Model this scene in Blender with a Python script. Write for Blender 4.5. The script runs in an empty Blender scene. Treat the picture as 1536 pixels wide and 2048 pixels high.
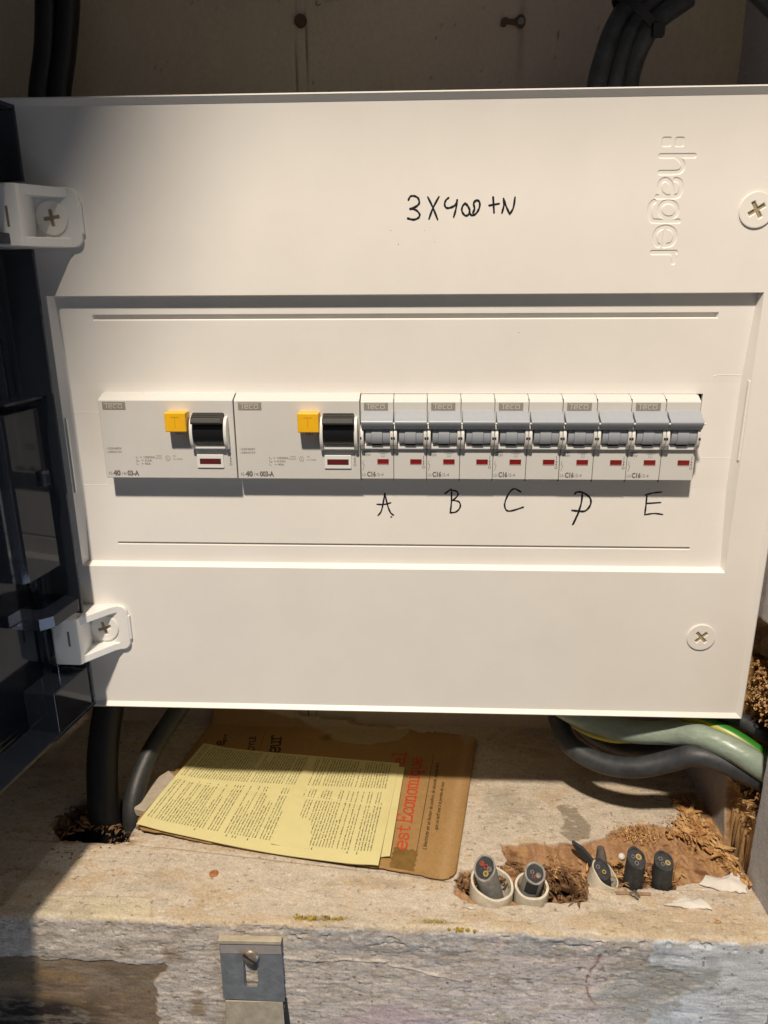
import bpy, math, random
import numpy as np
from mathutils import Vector, Matrix
random.seed(7); np.random.seed(7)
scn = bpy.context.scene
K = 0.001                                    # all shapes below are written in millimetres

# ------------------------------------------------------------------ camera, world, lamp, exposure
def set_camera():
    cd = bpy.data.cameras.new('camera'); cam = bpy.data.objects.new('camera', cd)
    scn.collection.objects.link(cam)
    yaw, pitch, roll, f = -0.047, 0.300, 0.006, 1480.0
    fw = Vector((math.sin(yaw)*math.cos(pitch), math.cos(yaw)*math.cos(pitch), -math.sin(pitch)))
    r = Vector((math.cos(yaw), -math.sin(yaw), 0)); d = fw.cross(r)
    r2 = r*math.cos(roll) + d*math.sin(roll); d2 = d*math.cos(roll) - r*math.sin(roll)
    m = Matrix((r2, -d2, -fw)).transposed().to_4x4()
    m.translation = Vector((13.5, -388.3, -4.8))*K
    cam.matrix_world = m
    cd.sensor_fit = 'VERTICAL'; cd.sensor_height = 24; cd.lens = 24*f/2048
    cd.clip_start = 0.01; cd.clip_end = 50
    cd.dof.use_dof = False
    scn.camera = cam
set_camera()
w = bpy.data.worlds.new("World"); scn.world = w; w.use_nodes = True
bg = w.node_tree.nodes['Background']
bg.inputs[0].default_value = (0.88, 0.95, 1.08, 1); bg.inputs[1].default_value = 0.08
LAMP = Vector((-150, -1000, 1430))
ld = bpy.data.lights.new('ceiling_lamp', 'POINT'); ld.energy = 196; ld.color = (1.0, 0.865, 0.71)
ld.shadow_soft_size = 0.052
lo = bpy.data.objects.new('ceiling_lamp', ld); scn.collection.objects.link(lo); lo.location = LAMP*K
# cool daylight from a window low on the viewer's right
wd = bpy.data.lights.new('window_daylight', 'AREA'); wd.energy = 1.5; wd.color = (0.62, 0.76, 1.0)
wd.shape = 'RECTANGLE'; wd.size = 0.3; wd.size_y = 0.3
wo = bpy.data.objects.new('window_daylight', wd); scn.collection.objects.link(wo)
wo.location = (0.40, -0.30, -0.52)
wo.rotation_euler = (Vector((0.18, -0.07, -0.39)) - wo.location).to_track_quat('-Z', 'Y').to_euler()
scn.view_settings.view_transform = 'Standard'; scn.view_settings.look = 'None'
scn.view_settings.exposure = 0; scn.view_settings.gamma = 1; scn.view_settings.use_curve_mapping = False

# ------------------------------------------------------------------ materials
MATS = {}
def mat(name, col, rough=0.5, noise=0.0, scale=400, bump=0.0, bscale=None, metal=0, spec=0.5, attr=False, stretch=(1,1,1), col2=None, coat=0):
    m = bpy.data.materials.new(name); m.use_nodes = True; MATS[name] = m
    nt = m.node_tree; b = nt.nodes['Principled BSDF']
    b.inputs['Roughness'].default_value = rough; b.inputs['Metallic'].default_value = metal
    b.inputs['Specular IOR Level'].default_value = spec
    if coat: b.inputs['Coat Weight'].default_value = coat; b.inputs['Coat Roughness'].default_value = .15
    tc = nt.nodes.new('ShaderNodeTexCoord'); mp = nt.nodes.new('ShaderNodeMapping'); mp.inputs['Scale'].default_value = stretch
    nt.links.new(tc.outputs['Object'], mp.inputs[0])
    base = None
    if attr:
        a = nt.nodes.new('ShaderNodeAttribute'); a.attribute_name = 'Col'; base = a.outputs['Color']
    if noise > 0:
        n = nt.nodes.new('ShaderNodeTexNoise'); n.inputs['Scale'].default_value = scale; n.inputs['Detail'].default_value = 6; n.inputs['Roughness'].default_value = .65
        nt.links.new(mp.outputs[0], n.inputs['Vector'])
        if col2 is not None:
            rm = nt.nodes.new('ShaderNodeValToRGB'); rm.color_ramp.elements[0].position = .38; rm.color_ramp.elements[1].position = .62
            rm.color_ramp.elements[0].color = (*col, 1); rm.color_ramp.elements[1].color = (*col2, 1)
            nt.links.new(n.outputs['Fac'], rm.inputs[0]); nt.links.new(rm.outputs[0], b.inputs['Base Color'])
        else:
            mr = nt.nodes.new('ShaderNodeMapRange'); mr.inputs['From Min'].default_value = .3; mr.inputs['From Max'].default_value = .7
            mr.inputs['To Min'].default_value = 1-noise; mr.inputs['To Max'].default_value = 1+noise
            nt.links.new(n.outputs['Fac'], mr.inputs['Value'])
            mx = nt.nodes.new('ShaderNodeVectorMath'); mx.operation = 'SCALE'
            if base: nt.links.new(base, mx.inputs[0])
            else: mx.inputs[0].default_value = col
            nt.links.new(mr.outputs[0], mx.inputs['Scale']); nt.links.new(mx.outputs[0], b.inputs['Base Color'])
    elif base: nt.links.new(base, b.inputs['Base Color'])
    else: b.inputs['Base Color'].default_value = (*col, 1)
    if bump > 0:
        n2 = nt.nodes.new('ShaderNodeTexNoise'); n2.inputs['Scale'].default_value = bscale or scale; n2.inputs['Detail'].default_value = 5
        nt.links.new(mp.outputs[0], n2.inputs['Vector'])
        bp = nt.nodes.new('ShaderNodeBump'); bp.inputs['Strength'].default_value = 1; bp.inputs['Distance'].default_value = bump*K
        nt.links.new(n2.outputs['Fac'], bp.inputs['Height']); nt.links.new(bp.outputs[0], b.inputs['Normal'])
    return m
M_cover = mat('cover_plastic', (0.80, 0.78, 0.745), .38, .03, 22, .03, 1800)
M_bracket = mat('bracket_plastic', (0.78, 0.78, 0.76), .35, .02, 60)
M_screw = mat('cover_screw_plastic', (0.80, 0.78, 0.74), .35)
M_slotd = mat('screw_recess', (0.33, 0.27, 0.17), .7)
M_slotk = mat('slot_shadow', (0.20, 0.17, 0.12), .8)
M_dev = mat('device_plastic', (0.62, 0.615, 0.595), .42, .02, 80, .02, 3000)
M_devw = mat('device_white', (0.76, 0.76, 0.74), .35)
M_seam = mat('seam_dark', (0.02, 0.02, 0.022), .8)
M_grey = mat('toggle_grey', (0.33, 0.36, 0.405), .38, .03, 300)
M_black = mat('toggle_black', (0.012, 0.012, 0.013), .28, .1, 500)
M_blackm = mat('toggle_black_matt', (0.035, 0.034, 0.03), .6, .2, 900, .1, 1500)
M_yellow = mat('test_yellow', (0.86, 0.47, 0.012), .38, .04, 200)
M_yellowd = mat('test_yellow_engraved', (0.60, 0.30, 0.01), .5)
M_red = mat('status_red', (0.21, 0.012, 0.011), .22, .15, 300)
M_redd = mat('status_dark_red', (0.13, 0.014, 0.014), .2, .15, 300)
M_print = mat('print_grey', (0.16, 0.15, 0.145), .6)
M_printl = mat('print_light', (0.30, 0.29, 0.28), .6)
M_brand = mat('brand_plate', (0.27, 0.25, 0.22), .5, .06, 700)
M_brandt = mat('brand_lettering', (0.60, 0.57, 0.52), .5)
M_marker = mat('marker_ink', (0.012, 0.012, 0.016), .35)
M_cabk = mat('cable_black', (0.008, 0.008, 0.009), .42, .35, 120, .15, 500)
M_cabk2 = mat('cable_dusty', (0.024, 0.024, 0.023), .5, .4, 90, .15, 500)
M_cabg = mat('cable_grey', (0.038, 0.042, 0.047), .5, .45, 130, .1, 500)
M_conduit = mat('conduit_green_grey', (0.26, 0.325, 0.265), .36, 0.22, 150, .5, 300, coat=.08, stretch=(.3,1,1))
M_sheath = mat('sheath_grey', (0.25, 0.245, 0.23), .55, .28, 300, .15, 700)
M_ivory = mat('tube_ivory', (0.66, 0.61, 0.50), .5, .18, 200, .2, 500)
M_rub = mat('rubber_cut', (0.032, 0.033, 0.035), .75, .5, 400, .35, 900)
M_copper = mat('copper', (0.75, 0.42, 0.2), .3, metal=1)
M_cred = mat('core_red', (0.30, 0.04, 0.03), .5); M_cyel = mat('core_yellow', (0.36, 0.29, 0.08), .5)
M_cgrey = mat('core_grey', (0.16, 0.16, 0.16), .5); M_cgold = mat('core_gold', (0.42, 0.32, 0.15), .45)
M_hf = mat('weathered_paint', (1,1,1), .75, .26, 900, .10, 2600, attr=True, spec=.3)
M_hfw = mat('painted_board', (1,1,1), .6, .08, 400, .06, 1500, attr=True, spec=.35)
M_card = mat('old_cardboard', (1,1,1), .72, .10, 500, .08, 1500, attr=True, spec=.3)
M_pageedge = mat('cardboard_edge', (0.19, 0.12, 0.055), .9, .4, 300)
M_page = mat('yellow_paper', (0.68, 0.62, 0.31), .8, .04, 60, .05, 900, spec=.2)
M_ink = mat('print_ink', (0.085, 0.075, 0.035), .9); M_ink2 = mat('print_ink_brown', (0.035, 0.02, 0.01), .9)
M_redink = mat('red_ink', (0.52, 0.055, 0.015), .8, .2, 900)
M_tornp = mat('torn_paper', (0.36, 0.29, 0.19), .9, .25, 200, .2, 700)
M_tape = mat('old_tape', (0.20, 0.12, 0.035), .35, .25, 200, .1, 400)
M_chip = mat('wood_chip', (0.34, 0.16, 0.05), .85, .5, 130, .2, 900, col2=(0.62, 0.40, 0.18))
M_chipd = mat('wood_fibre_dark', (0.10, 0.05, 0.022), .9, .5, 200, .2, 900, col2=(0.24, 0.13, 0.055))
M_flake = mat('paint_flake', (0.66, 0.63, 0.58), .8, .08, 150, .3, 500)
M_metal = mat('painted_metal', (0.17, 0.185, 0.20), .5, .22, 160, .2, 500)
M_metalb = mat('beige_painted_metal', (0.42, 0.37, 0.28), .6, .2, 130, .2, 500)
M_oldscrew = mat('old_screw', (0.26, 0.22, 0.17), .42, .3, 500, .2, 900, metal=.5)
M_rust = mat('rusty_metal', (0.10, 0.055, 0.03), .7, .4, 500, .3, 900)
M_resin = mat('old_resin', (0.30, 0.22, 0.03), .15, .5, 300, .4, 300)
M_door_cavity = mat('dark_inside', (0.02, 0.02, 0.02), .9)

def earth_mat():
    m = bpy.data.materials.new('earth_wire_insulation'); m.use_nodes = True; nt = m.node_tree; b = nt.nodes['Principled BSDF']
    a = nt.nodes.new('ShaderNodeAttribute'); a.attribute_name = 'Col'; nt.links.new(a.outputs['Color'], b.inputs['Base Color'])
    b.inputs['Roughness'].default_value = .35
    return m
M_earth = earth_mat()
def smoked():
    m = bpy.data.materials.new('smoked_plastic'); m.use_nodes = True; nt = m.node_tree; nt.nodes.clear()
    o = nt.nodes.new('ShaderNodeOutputMaterial'); t = nt.nodes.new('ShaderNodeBsdfTransparent'); t.inputs[0].default_value = (0.42, 0.44, 0.48, 1)
    g = nt.nodes.new('ShaderNodeBsdfGlossy'); g.inputs['Roughness'].default_value = .07; g.inputs[0].default_value = (.9,.93,1,1)
    d = nt.nodes.new('ShaderNodeBsdfDiffuse'); d.inputs[0].default_value = (0.018, 0.022, 0.032, 1)
    mx0 = nt.nodes.new('ShaderNodeMixShader'); mx0.inputs[0].default_value = .35
    nt.links.new(t.outputs[0], mx0.inputs[1]); nt.links.new(d.outputs[0], mx0.inputs[2])
    fr = nt.nodes.new('ShaderNodeFresnel'); fr.inputs[0].default_value = 1.38
    mx = nt.nodes.new('ShaderNodeMixShader'); nt.links.new(fr.outputs[0], mx.inputs[0])
    nt.links.new(mx0.outputs[0], mx.inputs[1]); nt.links.new(g.outputs[0], mx.inputs[2]); nt.links.new(mx.outputs[0], o.inputs[0])
    return m
M_smoke = smoked()

# ------------------------------------------------------------------ mesh helpers
class MB:
    def __init__(s): s.v = []; s.f = []; s.smooth = True
    def add(s, vs, fs):
        n = len(s.v); s.v += [tuple(p) for p in vs]; s.f += [tuple(i+n for i in f) for f in fs]; return s
    def box(s, x0, x1, y0, y1, z0, z1):
        return s.add([(x,y,z) for x in (x0,x1) for y in (y0,y1) for z in (z0,z1)],
                     [(0,1,3,2),(4,6,7,5),(0,4,5,1),(2,3,7,6),(0,2,6,4),(1,5,7,3)])
    def prism(s, poly, axis, a, b, poly2=None):
        """poly: 2D points; axis 0: (y,z) along x, 1: (x,z) along y, 2: (x,y) along z"""
        n = len(poly); poly2 = poly2 or poly
        def P(p, t): return (t,p[0],p[1]) if axis==0 else (p[0],t,p[1]) if axis==1 else (p[0],p[1],t)
        area = sum(poly[i][0]*poly[(i+1)%n][1]-poly[(i+1)%n][0]*poly[i][1] for i in range(n))
        vs = [P(p,a) for p in poly]+[P(p,b) for p in poly2]
        fs = [tuple(range(n-1,-1,-1)), tuple(range(n,2*n))]+[(i,(i+1)%n,n+(i+1)%n,n+i) for i in range(n)]
        flip = (area < 0) ^ (axis==1) ^ (b < a)
        if flip: fs = [tuple(reversed(f)) for f in fs]
        return s.add(vs, fs)
    def tube(s, path, r, n=16, caps=True, inner=None, squash=1.0):
        path = [Vector(p) for p in path]; m = len(path)
        rs = r if isinstance(r, (list,tuple)) else [r]*m
        t0 = (path[1]-path[0]).normalized(); up = Vector((0,0,1)) if abs(t0.z)<.9 else Vector((0,1,0))
        nrm = (up - t0*up.dot(t0)).normalized(); vs=[]
        for i,p in enumerate(path):
            t = (path[min(i+1,m-1)]-path[max(i-1,0)]).normalized()
            nrm = (nrm - t*nrm.dot(t)).normalized(); bi = t.cross(nrm)
            for k in range(n):
                a = 2*math.pi*k/n; vs.append(p+(nrm*math.cos(a)+bi*math.sin(a)*squash)*rs[i])
        fs = [(i*n+k, i*n+(k+1)%n, (i+1)*n+(k+1)%n, (i+1)*n+k) for i in range(m-1) for k in range(n)]
        if caps: fs += [tuple(range(n-1,-1,-1)), tuple((m-1)*n+k for k in range(n))]
        return s.add(vs, fs)
    def lathe(s, c, axis, prof, n=28):
        """prof: (radius, offset along axis)"""
        ax = Vector(axis).normalized(); up = Vector((0,0,1)) if abs(ax.z)<.9 else Vector((0,1,0))
        a1 = (up-ax*up.dot(ax)).normalized(); a2 = ax.cross(a1); c = Vector(c); vs=[]
        for r,h in prof:
            for k in range(n):
                a=2*math.pi*k/n; vs.append(c+ax*h+(a1*math.cos(a)+a2*math.sin(a))*r)
        m=len(prof); fs=[(i*n+k, i*n+(k+1)%n, (i+1)*n+(k+1)%n, (i+1)*n+k) for i in range(m-1) for k in range(n)]
        if prof[0][0] > 1e-6: fs.append(tuple(range(n-1,-1,-1)))
        if prof[-1][0] > 1e-6: fs.append(tuple((m-1)*n+k for k in range(n)))
        return s.add(vs, fs)
    def ribbon(s, pts, wd, mapf, lift=0.0, step=0.003):
        """flat pen stroke: pts 2D, mapf(a,b,h)->3D"""
        h = lift
        W = wd if isinstance(wd,(list,tuple)) else [wd]*len(pts)
        for i in range(len(pts)):
            q = []
            for k in range(10):
                a = 2*math.pi*k/10; q.append(mapf(pts[i][0]+W[i]/2*math.cos(a), pts[i][1]+W[i]/2*math.sin(a), h))
            s.add(q, [tuple(range(10))]); h += step
            if i+1 < len(pts):
                d = Vector((pts[i+1][0]-pts[i][0], pts[i+1][1]-pts[i][1])); L = d.length
                if L < 1e-6: continue
                nx, ny = -d.y/L, d.x/L
                a, b = W[i]/2, W[i+1]/2
                q = [mapf(pts[i][0]-nx*a, pts[i][1]-ny*a, h), mapf(pts[i+1][0]-nx*b, pts[i+1][1]-ny*b, h),
                     mapf(pts[i+1][0]+nx*b, pts[i+1][1]+ny*b, h), mapf(pts[i][0]+nx*a, pts[i][1]+ny*a, h)]
                s.add(q, [(0,1,2,3)]); h += step
        return s
    def rect(s, a0, b0, a1, b1, mapf, h=0.0):
        return s.add([mapf(a0,b0,h),mapf(a1,b0,h),mapf(a1,b1,h),mapf(a0,b1,h)], [(0,1,2,3)])

def smooth_path(pts, n=8):
    pts = [Vector(p) for p in pts]; out = []
    for i in range(len(pts)-1):
        p0, p1, p2, p3 = pts[max(i-1,0)], pts[i], pts[i+1], pts[min(i+2,len(pts)-1)]
        for k in range(n):
            t = k/n
            out.append(0.5*((2*p1)+(p2-p0)*t+(2*p0-5*p1+4*p2-p3)*t*t+(3*p1-p0-3*p2+p3)*t**3))
    out.append(pts[-1]); return out
def sm2(pts, n=5):
    return [(p.x, p.y) for p in smooth_path([(a,b,0) for a,b in pts], n)]

def obj(name, mb, m, parent=None, bevel=0, angle=35, seg=2, smooth=True):
    me = bpy.data.meshes.new(name)
    me.from_pydata([(x*K,y*K,z*K) for x,y,z in mb.v], [], mb.f)
    me.materials.append(m)
    if smooth:
        me.shade_smooth(); me.set_sharp_from_angle(angle=math.radians(angle))
    o = bpy.data.objects.new(name, me); scn.collection.objects.link(o)
    if parent: o.parent = parent
    if bevel:
        b = o.modifiers.new('bevel','BEVEL'); b.width = bevel*K; b.segments = seg; b.limit_method='ANGLE'; b.angle_limit = math.radians(40)
        b.harden_normals = True
    return o
def tag(o, label=None, cat=None, group=None, kind=None):
    if label: o['label'] = label
    if cat: o['category'] = cat
    if group: o['group'] = group
    if kind: o['kind'] = kind
    return o
def thing(name, label, cat, loc=(0,0,0), group=None, rotz=0):
    o = bpy.data.objects.new(name, None); scn.collection.objects.link(o); o.location = Vector(loc)*K
    o.rotation_euler = (0,0,rotz); o.empty_display_size = .01
    return tag(o, label, cat, group)

_tc = {}
def text2d(body, size=1.0, bold=0.0, shear=0.0):
    key = (body, bold, shear)
    if key not in _tc:
        c = bpy.data.curves.new('t','FONT'); c.body = body; c.size = 1.0; c.offset = bold; c.shear = shear; c.resolution_u = 3
        o = bpy.data.objects.new('t', c); scn.collection.objects.link(o)
        bpy.context.view_layer.update()
        me = o.to_mesh(); vs = [(v.co.x, v.co.y) for v in me.vertices]; fs = [tuple(p.vertices) for p in me.polygons]
        o.to_mesh_clear(); bpy.data.objects.remove(o); bpy.data.curves.remove(c)
        _tc[key] = (vs, fs)
    vs, fs = _tc[key]
    return [(x*size, y*size) for x,y in vs], fs
def put_text(mb, body, size, x, y, mapf, h=0.0, bold=0.0, shear=0.0, width=None, xs=1.0):
    vs, fs = text2d(body, size, bold, shear)
    if width:
        mx = max(v[0] for v in vs) or 1; xs = width/mx
    mb.add([mapf(x+a*xs, y+b, h) for a,b in vs], fs)
def face_y(y0): return lambda a,b,h: (a, y0-h, b)

# ------------------------------------------------------------------ noise and height sheets (numpy)
def vnoise(x, y, seed=0):
    xi = np.floor(x).astype(np.int64); yi = np.floor(y).astype(np.int64); xf = x-xi; yf = y-yi
    def H(a,b):
        h = (a*374761393 + b*668265263 + seed*974634777) & 0xffffffff
        h = ((h ^ (h>>13))*1274126177) & 0xffffffff
        return ((h ^ (h>>16)) & 0xffff)/65535.0
    u = xf*xf*(3-2*xf); v = yf*yf*(3-2*yf)
    return (H(xi,yi)*(1-u)+H(xi+1,yi)*u)*(1-v)+(H(xi,yi+1)*(1-u)+H(xi+1,yi+1)*u)*v
def fbm(x, y, sx, sy=None, octv=4, seed=0, gain=.5):
    sy = sy or sx; a=1; t=0; o=0
    for k in range(octv):
        o = o + a*(vnoise(x/sx*2**k, y/sy*2**k, seed+k*17)-.5)*2; t += a; a *= gain
    return o/t
def sdist(x, y, poly):
    """signed distance to polygon, negative inside"""
    P = np.array(poly, float); n=len(P); d = np.full(x.shape, 1e9); ins = np.zeros(x.shape, bool)
    for i in range(n):
        a, b = P[i], P[(i+1)%n]; e = b-a
        wx, wy = x-a[0], y-a[1]
        t = np.clip((wx*e[0]+wy*e[1])/(e@e+1e-12), 0, 1)
        d = np.minimum(d, (wx-e[0]*t)**2+(wy-e[1]*t)**2)
        c = ((a[1] > y) != (b[1] > y)); 
        with np.errstate(divide='ignore', invalid='ignore'):
            xx = (b[0]-a[0])*(y-a[1])/(b[1]-a[1]+1e-12)+a[0]
        ins ^= (c & (x < xx))
    return np.where(ins, -np.sqrt(d), np.sqrt(d))
def sst(a, b, x):
    t = np.clip((x-a)/(b-a), 0, 1); return t*t*(3-2*t)
def mixc(c, col, m):
    return c*(1-m[...,None]) + np.array(col)[None,None,:]*m[...,None]
def sheet(name, U, V, posf, colf, m, kind='structure', parent=None):
    u, v = np.meshgrid(U, V); nu, nv = len(U), len(V)
    P = posf(u, v)*K; C = colf(u, v)
    idx = np.arange(nu*nv).reshape(nv, nu)
    q = np.stack([idx[:-1,:-1], idx[:-1,1:], idx[1:,1:], idx[1:,:-1]], -1).reshape(-1,4)
    me = bpy.data.meshes.new(name)
    me.vertices.add(nu*nv); me.vertices.foreach_set('co', P.reshape(-1,3).astype(np.float32).ravel())
    me.loops.add(q.size); me.loops.foreach_set('vertex_index', q.ravel().astype(np.int32))
    me.polygons.add(len(q)); me.polygons.foreach_set('loop_start', (np.arange(len(q))*4).astype(np.int32))
    me.polygons.foreach_set('use_smooth', np.ones(len(q), bool))
    me.update(calc_edges=True); me.validate()
    a = me.color_attributes.new('Col', 'FLOAT_COLOR', 'POINT')
    cc = np.ones((nu*nv,4), np.float32); cc[:,:3] = np.clip(C.reshape(-1,3), 0, 1); a.data.foreach_set('color', cc.ravel())
    me.materials.append(m)
    o = bpy.data.objects.new(name, me); scn.collection.objects.link(o)
    if kind: o['kind'] = kind
    if parent: o.parent = parent
    return o
# ================================================================== the setting
ZS, YF, YB = -334.0, -77.5, 113.0            # shelf top, shelf front edge, back wall
TORN = [(66.7,-11.9),(84.3,-10.4),(115.1,-8.4),(132,-4.1),(142.1,5.5),(158,9.7),(176,7.9),(190,8.6),(196,20),(206,20),(206,-30),(200.7,-36.6),(177.0,-38.2),(159.3,-41.7),(128.2,-43.2),(109.9,-43.8),(109.6,-51.7),(99.9,-55.9),(86.4,-56.3),(69.7,-58.0),(44.7,-58.2),(36.3,-50.6),(41.7,-34.0),(66,-30),(68.7,-25)]
PATCH = [(106.2,24.1),(112.9,28.8),(119.5,25.6),(120.1,16.0),(124.6,7.0),(121.5,-4.2),(109.2,-7.7),(103.7,-0.6),(108.0,10.9)]
LHOLE = [(-216.0,-8.5),(-214.1,6.8),(-206,14.3),(-182.6,17.6),(-165.0,8.3),(-163.2,-17.3),(-186.0,-20.6),(-204.5,-18.1)]
CORNER = [(181,40),(201,42),(206,30),(206,-2),(196,6)]
def ledge_pos(u, s):
    """s: path length from the back wall over the shelf and down the front"""
    L = YB-YF-2.5; R = 2.5; arc = R*math.pi/2
    th = np.clip((s-L)/R, 0, math.pi/2)
    y = np.where(s < L, YB-s, YF+R-R*np.sin(th)); z = np.where(s < L, ZS, ZS-R+R*np.cos(th)-np.maximum(s-L-arc, 0))
    wob = fbm(u, u*0, 14, octv=4, seed=3)*0.9+fbm(u, u*0, 70, octv=2, seed=9)*1.2
    edge = np.exp(-((s-L-1.5)/7)**2)
    n_y = -np.sin(th); n_z = np.cos(th); n_y = np.where(s < L, 0, n_y); n_z = np.where(s < L, 1, n_z)
    h = ledge_h(u, s) + 0*edge
    return np.stack([u, y+n_y*h+edge*wob*.9, z+n_z*h+edge*wob*.5], -1)
HOLES = [(57,-46,14.5,30),(80,-47,12.5,30),(99,-43,9.5,22),(105,-50,6,18),(42,-43,4.5,14),(122,-37,9.5,12),(131,-27,4,7),(139,-38,8,12),(147.5,-33,6,9),(156,-38,8,12),(126,-24,6,4)]
def masks(u, s):
    y = YB-s
    wx = fbm(u, y, 9, octv=3, seed=21)*1.7; wy = fbm(u, y, 9, octv=3, seed=22)*1.5
    torn = sst(.5, -.5, sdist(u+wx, y+wy, TORN))
    return y, wx, wy, torn
def hole_depth(u, y):
    d = np.zeros_like(u)
    for (cx,cy,r,dep) in HOLES:
        rr = np.hypot(u-cx+fbm(u,y,4,octv=3,seed=31)*2.2, y-cy+fbm(u,y,4,octv=3,seed=32)*2.0)
        d = np.maximum(d, dep*sst(r, r-2.8, rr))
    d = np.maximum(d, 30*sst(.6, -2.4, sdist(u+fbm(u,y,5,octv=3,seed=41)*2.5, y+fbm(u,y,5,octv=3,seed=42)*2.0, LHOLE)))
    return d
def ledge_h(u, s):
    y, wx, wy, torn = masks(u, s); top = sst(YF-1, YF+3, y)
    h = fbm(u, y, 40, 15, octv=3, seed=1)*.5 - .18*sst(.18,.26,fbm(u,y,22,7,octv=5,seed=152,gain=.6)) + fbm(u,y,9,1.2,octv=3,seed=153)*.05 + fbm(u, y, 4, 2, octv=3, seed=2)*.06
    fib = fbm(u, y, 3.5, 18, octv=4, seed=5); fib2 = fbm(u, y, 2.2, 5, octv=4, seed=6)
    rough = sst(.1,.5, fbm(u, y, 20, octv=2, seed=7)+.35*np.exp(-((u-150)/14)**2-((y-2)/7)**2)+.8*np.exp(-((u-188)/16)**2-((y+5)/22)**2)+.7*np.exp(-((u-95)/13)**2-((y+42)/10)**2))
    h = h + torn*(-1.5+fib*.25+rough*(fib2*2.4-.6))
    corner = sst(1,-2, sdist(u+wx*1.5, y+wy*1.5, CORNER)); h = h + corner*(fib2*1.6-.8)
    pa = sst(.6,-.6, sdist(u+wx, y+wy, PATCH)); h = h - pa*.25
    jl = np.where(u < 36, -20-(u+244)*.004-np.maximum(u+161,0)*.112, -43.5)
    h = h - .7*np.exp(-((y-jl)/.45)**2)*sst(-.7,.1,fbm(u,y*0,60,octv=2,seed=12)+ (u<40)*.2)
    h = h + .35*sst(.3,-.3, y-jl)*(u<230)
    # patch of filler near the front edge, resin-filled gouges, nicks
    h = h + .35*sst(.6,-.4,sdist(u+wx*.6, y+wy*.6, [(-196,-62.5),(-134.5,-62),(-130,-77),(-198,-77)]))
    for (cx,cy,rx,ry,dd) in ((-42,-71.5,9,1.6,-1.2),(-28,-71.8,7,1.2,-1.),(25,-72,8,1.5,-1.),(36,-72,3,1.,-.5),(-60,-66,4,1,-.3),(70,-70,10,.8,-.4),(178,-66,14,.8,-.4)):
        h = h + dd*np.exp(-((u-cx+wx)/rx)**2-((y-cy+wy*.5)/ry)**2)*(1+.5*fib2)
    near = np.exp(-((u-102)/12)**2-((y+44)/11)**2)+.7*np.exp(-((u-70)/10)**2-((y+37)/6)**2)
    h = h + near*(fbm(u,y,5,octv=4,seed=151,gain=.6)*3.2+.6)*sst(0,-1,sdist(u,y,TORN))
    h = h*top - hole_depth(u, y)*top + 0
    # the vertical front: thick flaking layers
    f = 1-top
    zz = y                                  # goes on below YF as path length
    layer = front_layers(u, y)
    fh = fbm(u, zz, 30, 12, octv=4, seed=51)*.7 + fbm(u, zz, 9, 4, octv=3, seed=52)*.10 + fbm(u, zz, 1.6, .9, octv=3, seed=57)*.08 + .22*sst(.0,.12,fbm(u, zz, 24, 11, octv=5, seed=59, gain=.5)) - .25*sst(.30,.36,fbm(u, zz, 26, 8, octv=5, seed=60, gain=.5))
    wr = fbm(u+zz*.6, zz, 10, 1.4, octv=2, seed=53)*.15*sst(-.1,.4,fbm(u,zz,50,25,octv=2,seed=54)+.25*(u>-120)*(u<60))
    weave = (np.sin((u+zz*.5)*3.2)*np.sin((zz*1.0-u*.3)*4.5))*.10*sst(-64,-70,u*0+np.abs(u+155)*.0-66)*sst(-122,-130,u)*sst(-93,-91,zz)
    fh = fh + wr + weave - .9*layer['brown'] + .35*layer['blue'] - .25*layer['bare'] + .25*layer['strip']
    crack = np.exp(-(((u-110-3*np.sin(zz*.13)-fbm(u,zz,5,octv=3,seed=61)*1.6))/.55)**2)*sst(-87,-90,zz)*sst(-126,-120,zz)
    fh = fh - crack*.8
    c2 = np.exp(-((u+10+fbm(u,zz,8,octv=2,seed=62)*.5)/.25)**2)*sst(-92,-96,zz); fh = fh - c2*.5
    c3 = np.exp(-((zz+99+(u+10)*.22*(u>0)+fbm(u,zz,12,octv=3,seed=64)*2)/.5)**2)*sst(-60,-40,u)*sst(50,30,u); fh = fh + c3*.7
    nick = .9*sst(.35,.5,fbm(u,zz,7,4,octv=3,seed=66))*sst(-92,-84,zz); fh = fh - nick
    return h + f*fh
def front_layers(u, y):
    n1 = fbm(u, y, 22, 12, octv=4, seed=71)*9; n2 = fbm(u, y, 12, 8, octv=4, seed=72)*6; n3 = fbm(u,y,6,3,octv=4,seed=73)
    d = {}
    # y here is path length measured from the front edge (YF): -77.5 down to about -160
    d['brown'] = sst(1,-1, sdist(u+n1*1.1, y+n2*.6, [(-260,-104),(-190,-105),(-124,-106.5),(-125,-114),(-133,-130),(-130,-170),(-300,-170)])+n3*2.2)
    d['blue'] = sst(.8,-.8, sdist(u+n1*.35, y+n2*.3, [(138,-76),(139,-95),(152,-97),(167,-104),(156,-114),(144,-122),(139,-138),(139,-170),(260,-170),(260,-76)])+n3*2.0)
    d['strip'] = sst(1.2,-1.2, np.abs(y+84+n2*.35)-6)*sst(-58,-50,u)*(1-d['blue'])
    d['bare'] = sst(.0,.35,n3+.25*fbm(u,y,30,octv=2,seed=74))*(1-d['blue'])*(1-d['brown'])
    d['tan'] = sst(.5,-.8, np.hypot((u+120)/5,(y+99)/6)-1+n3*.5)+sst(.5,-.6,np.hypot((u+108)/4,(y+146-10)/9)-1+n3)
    return d
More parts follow.
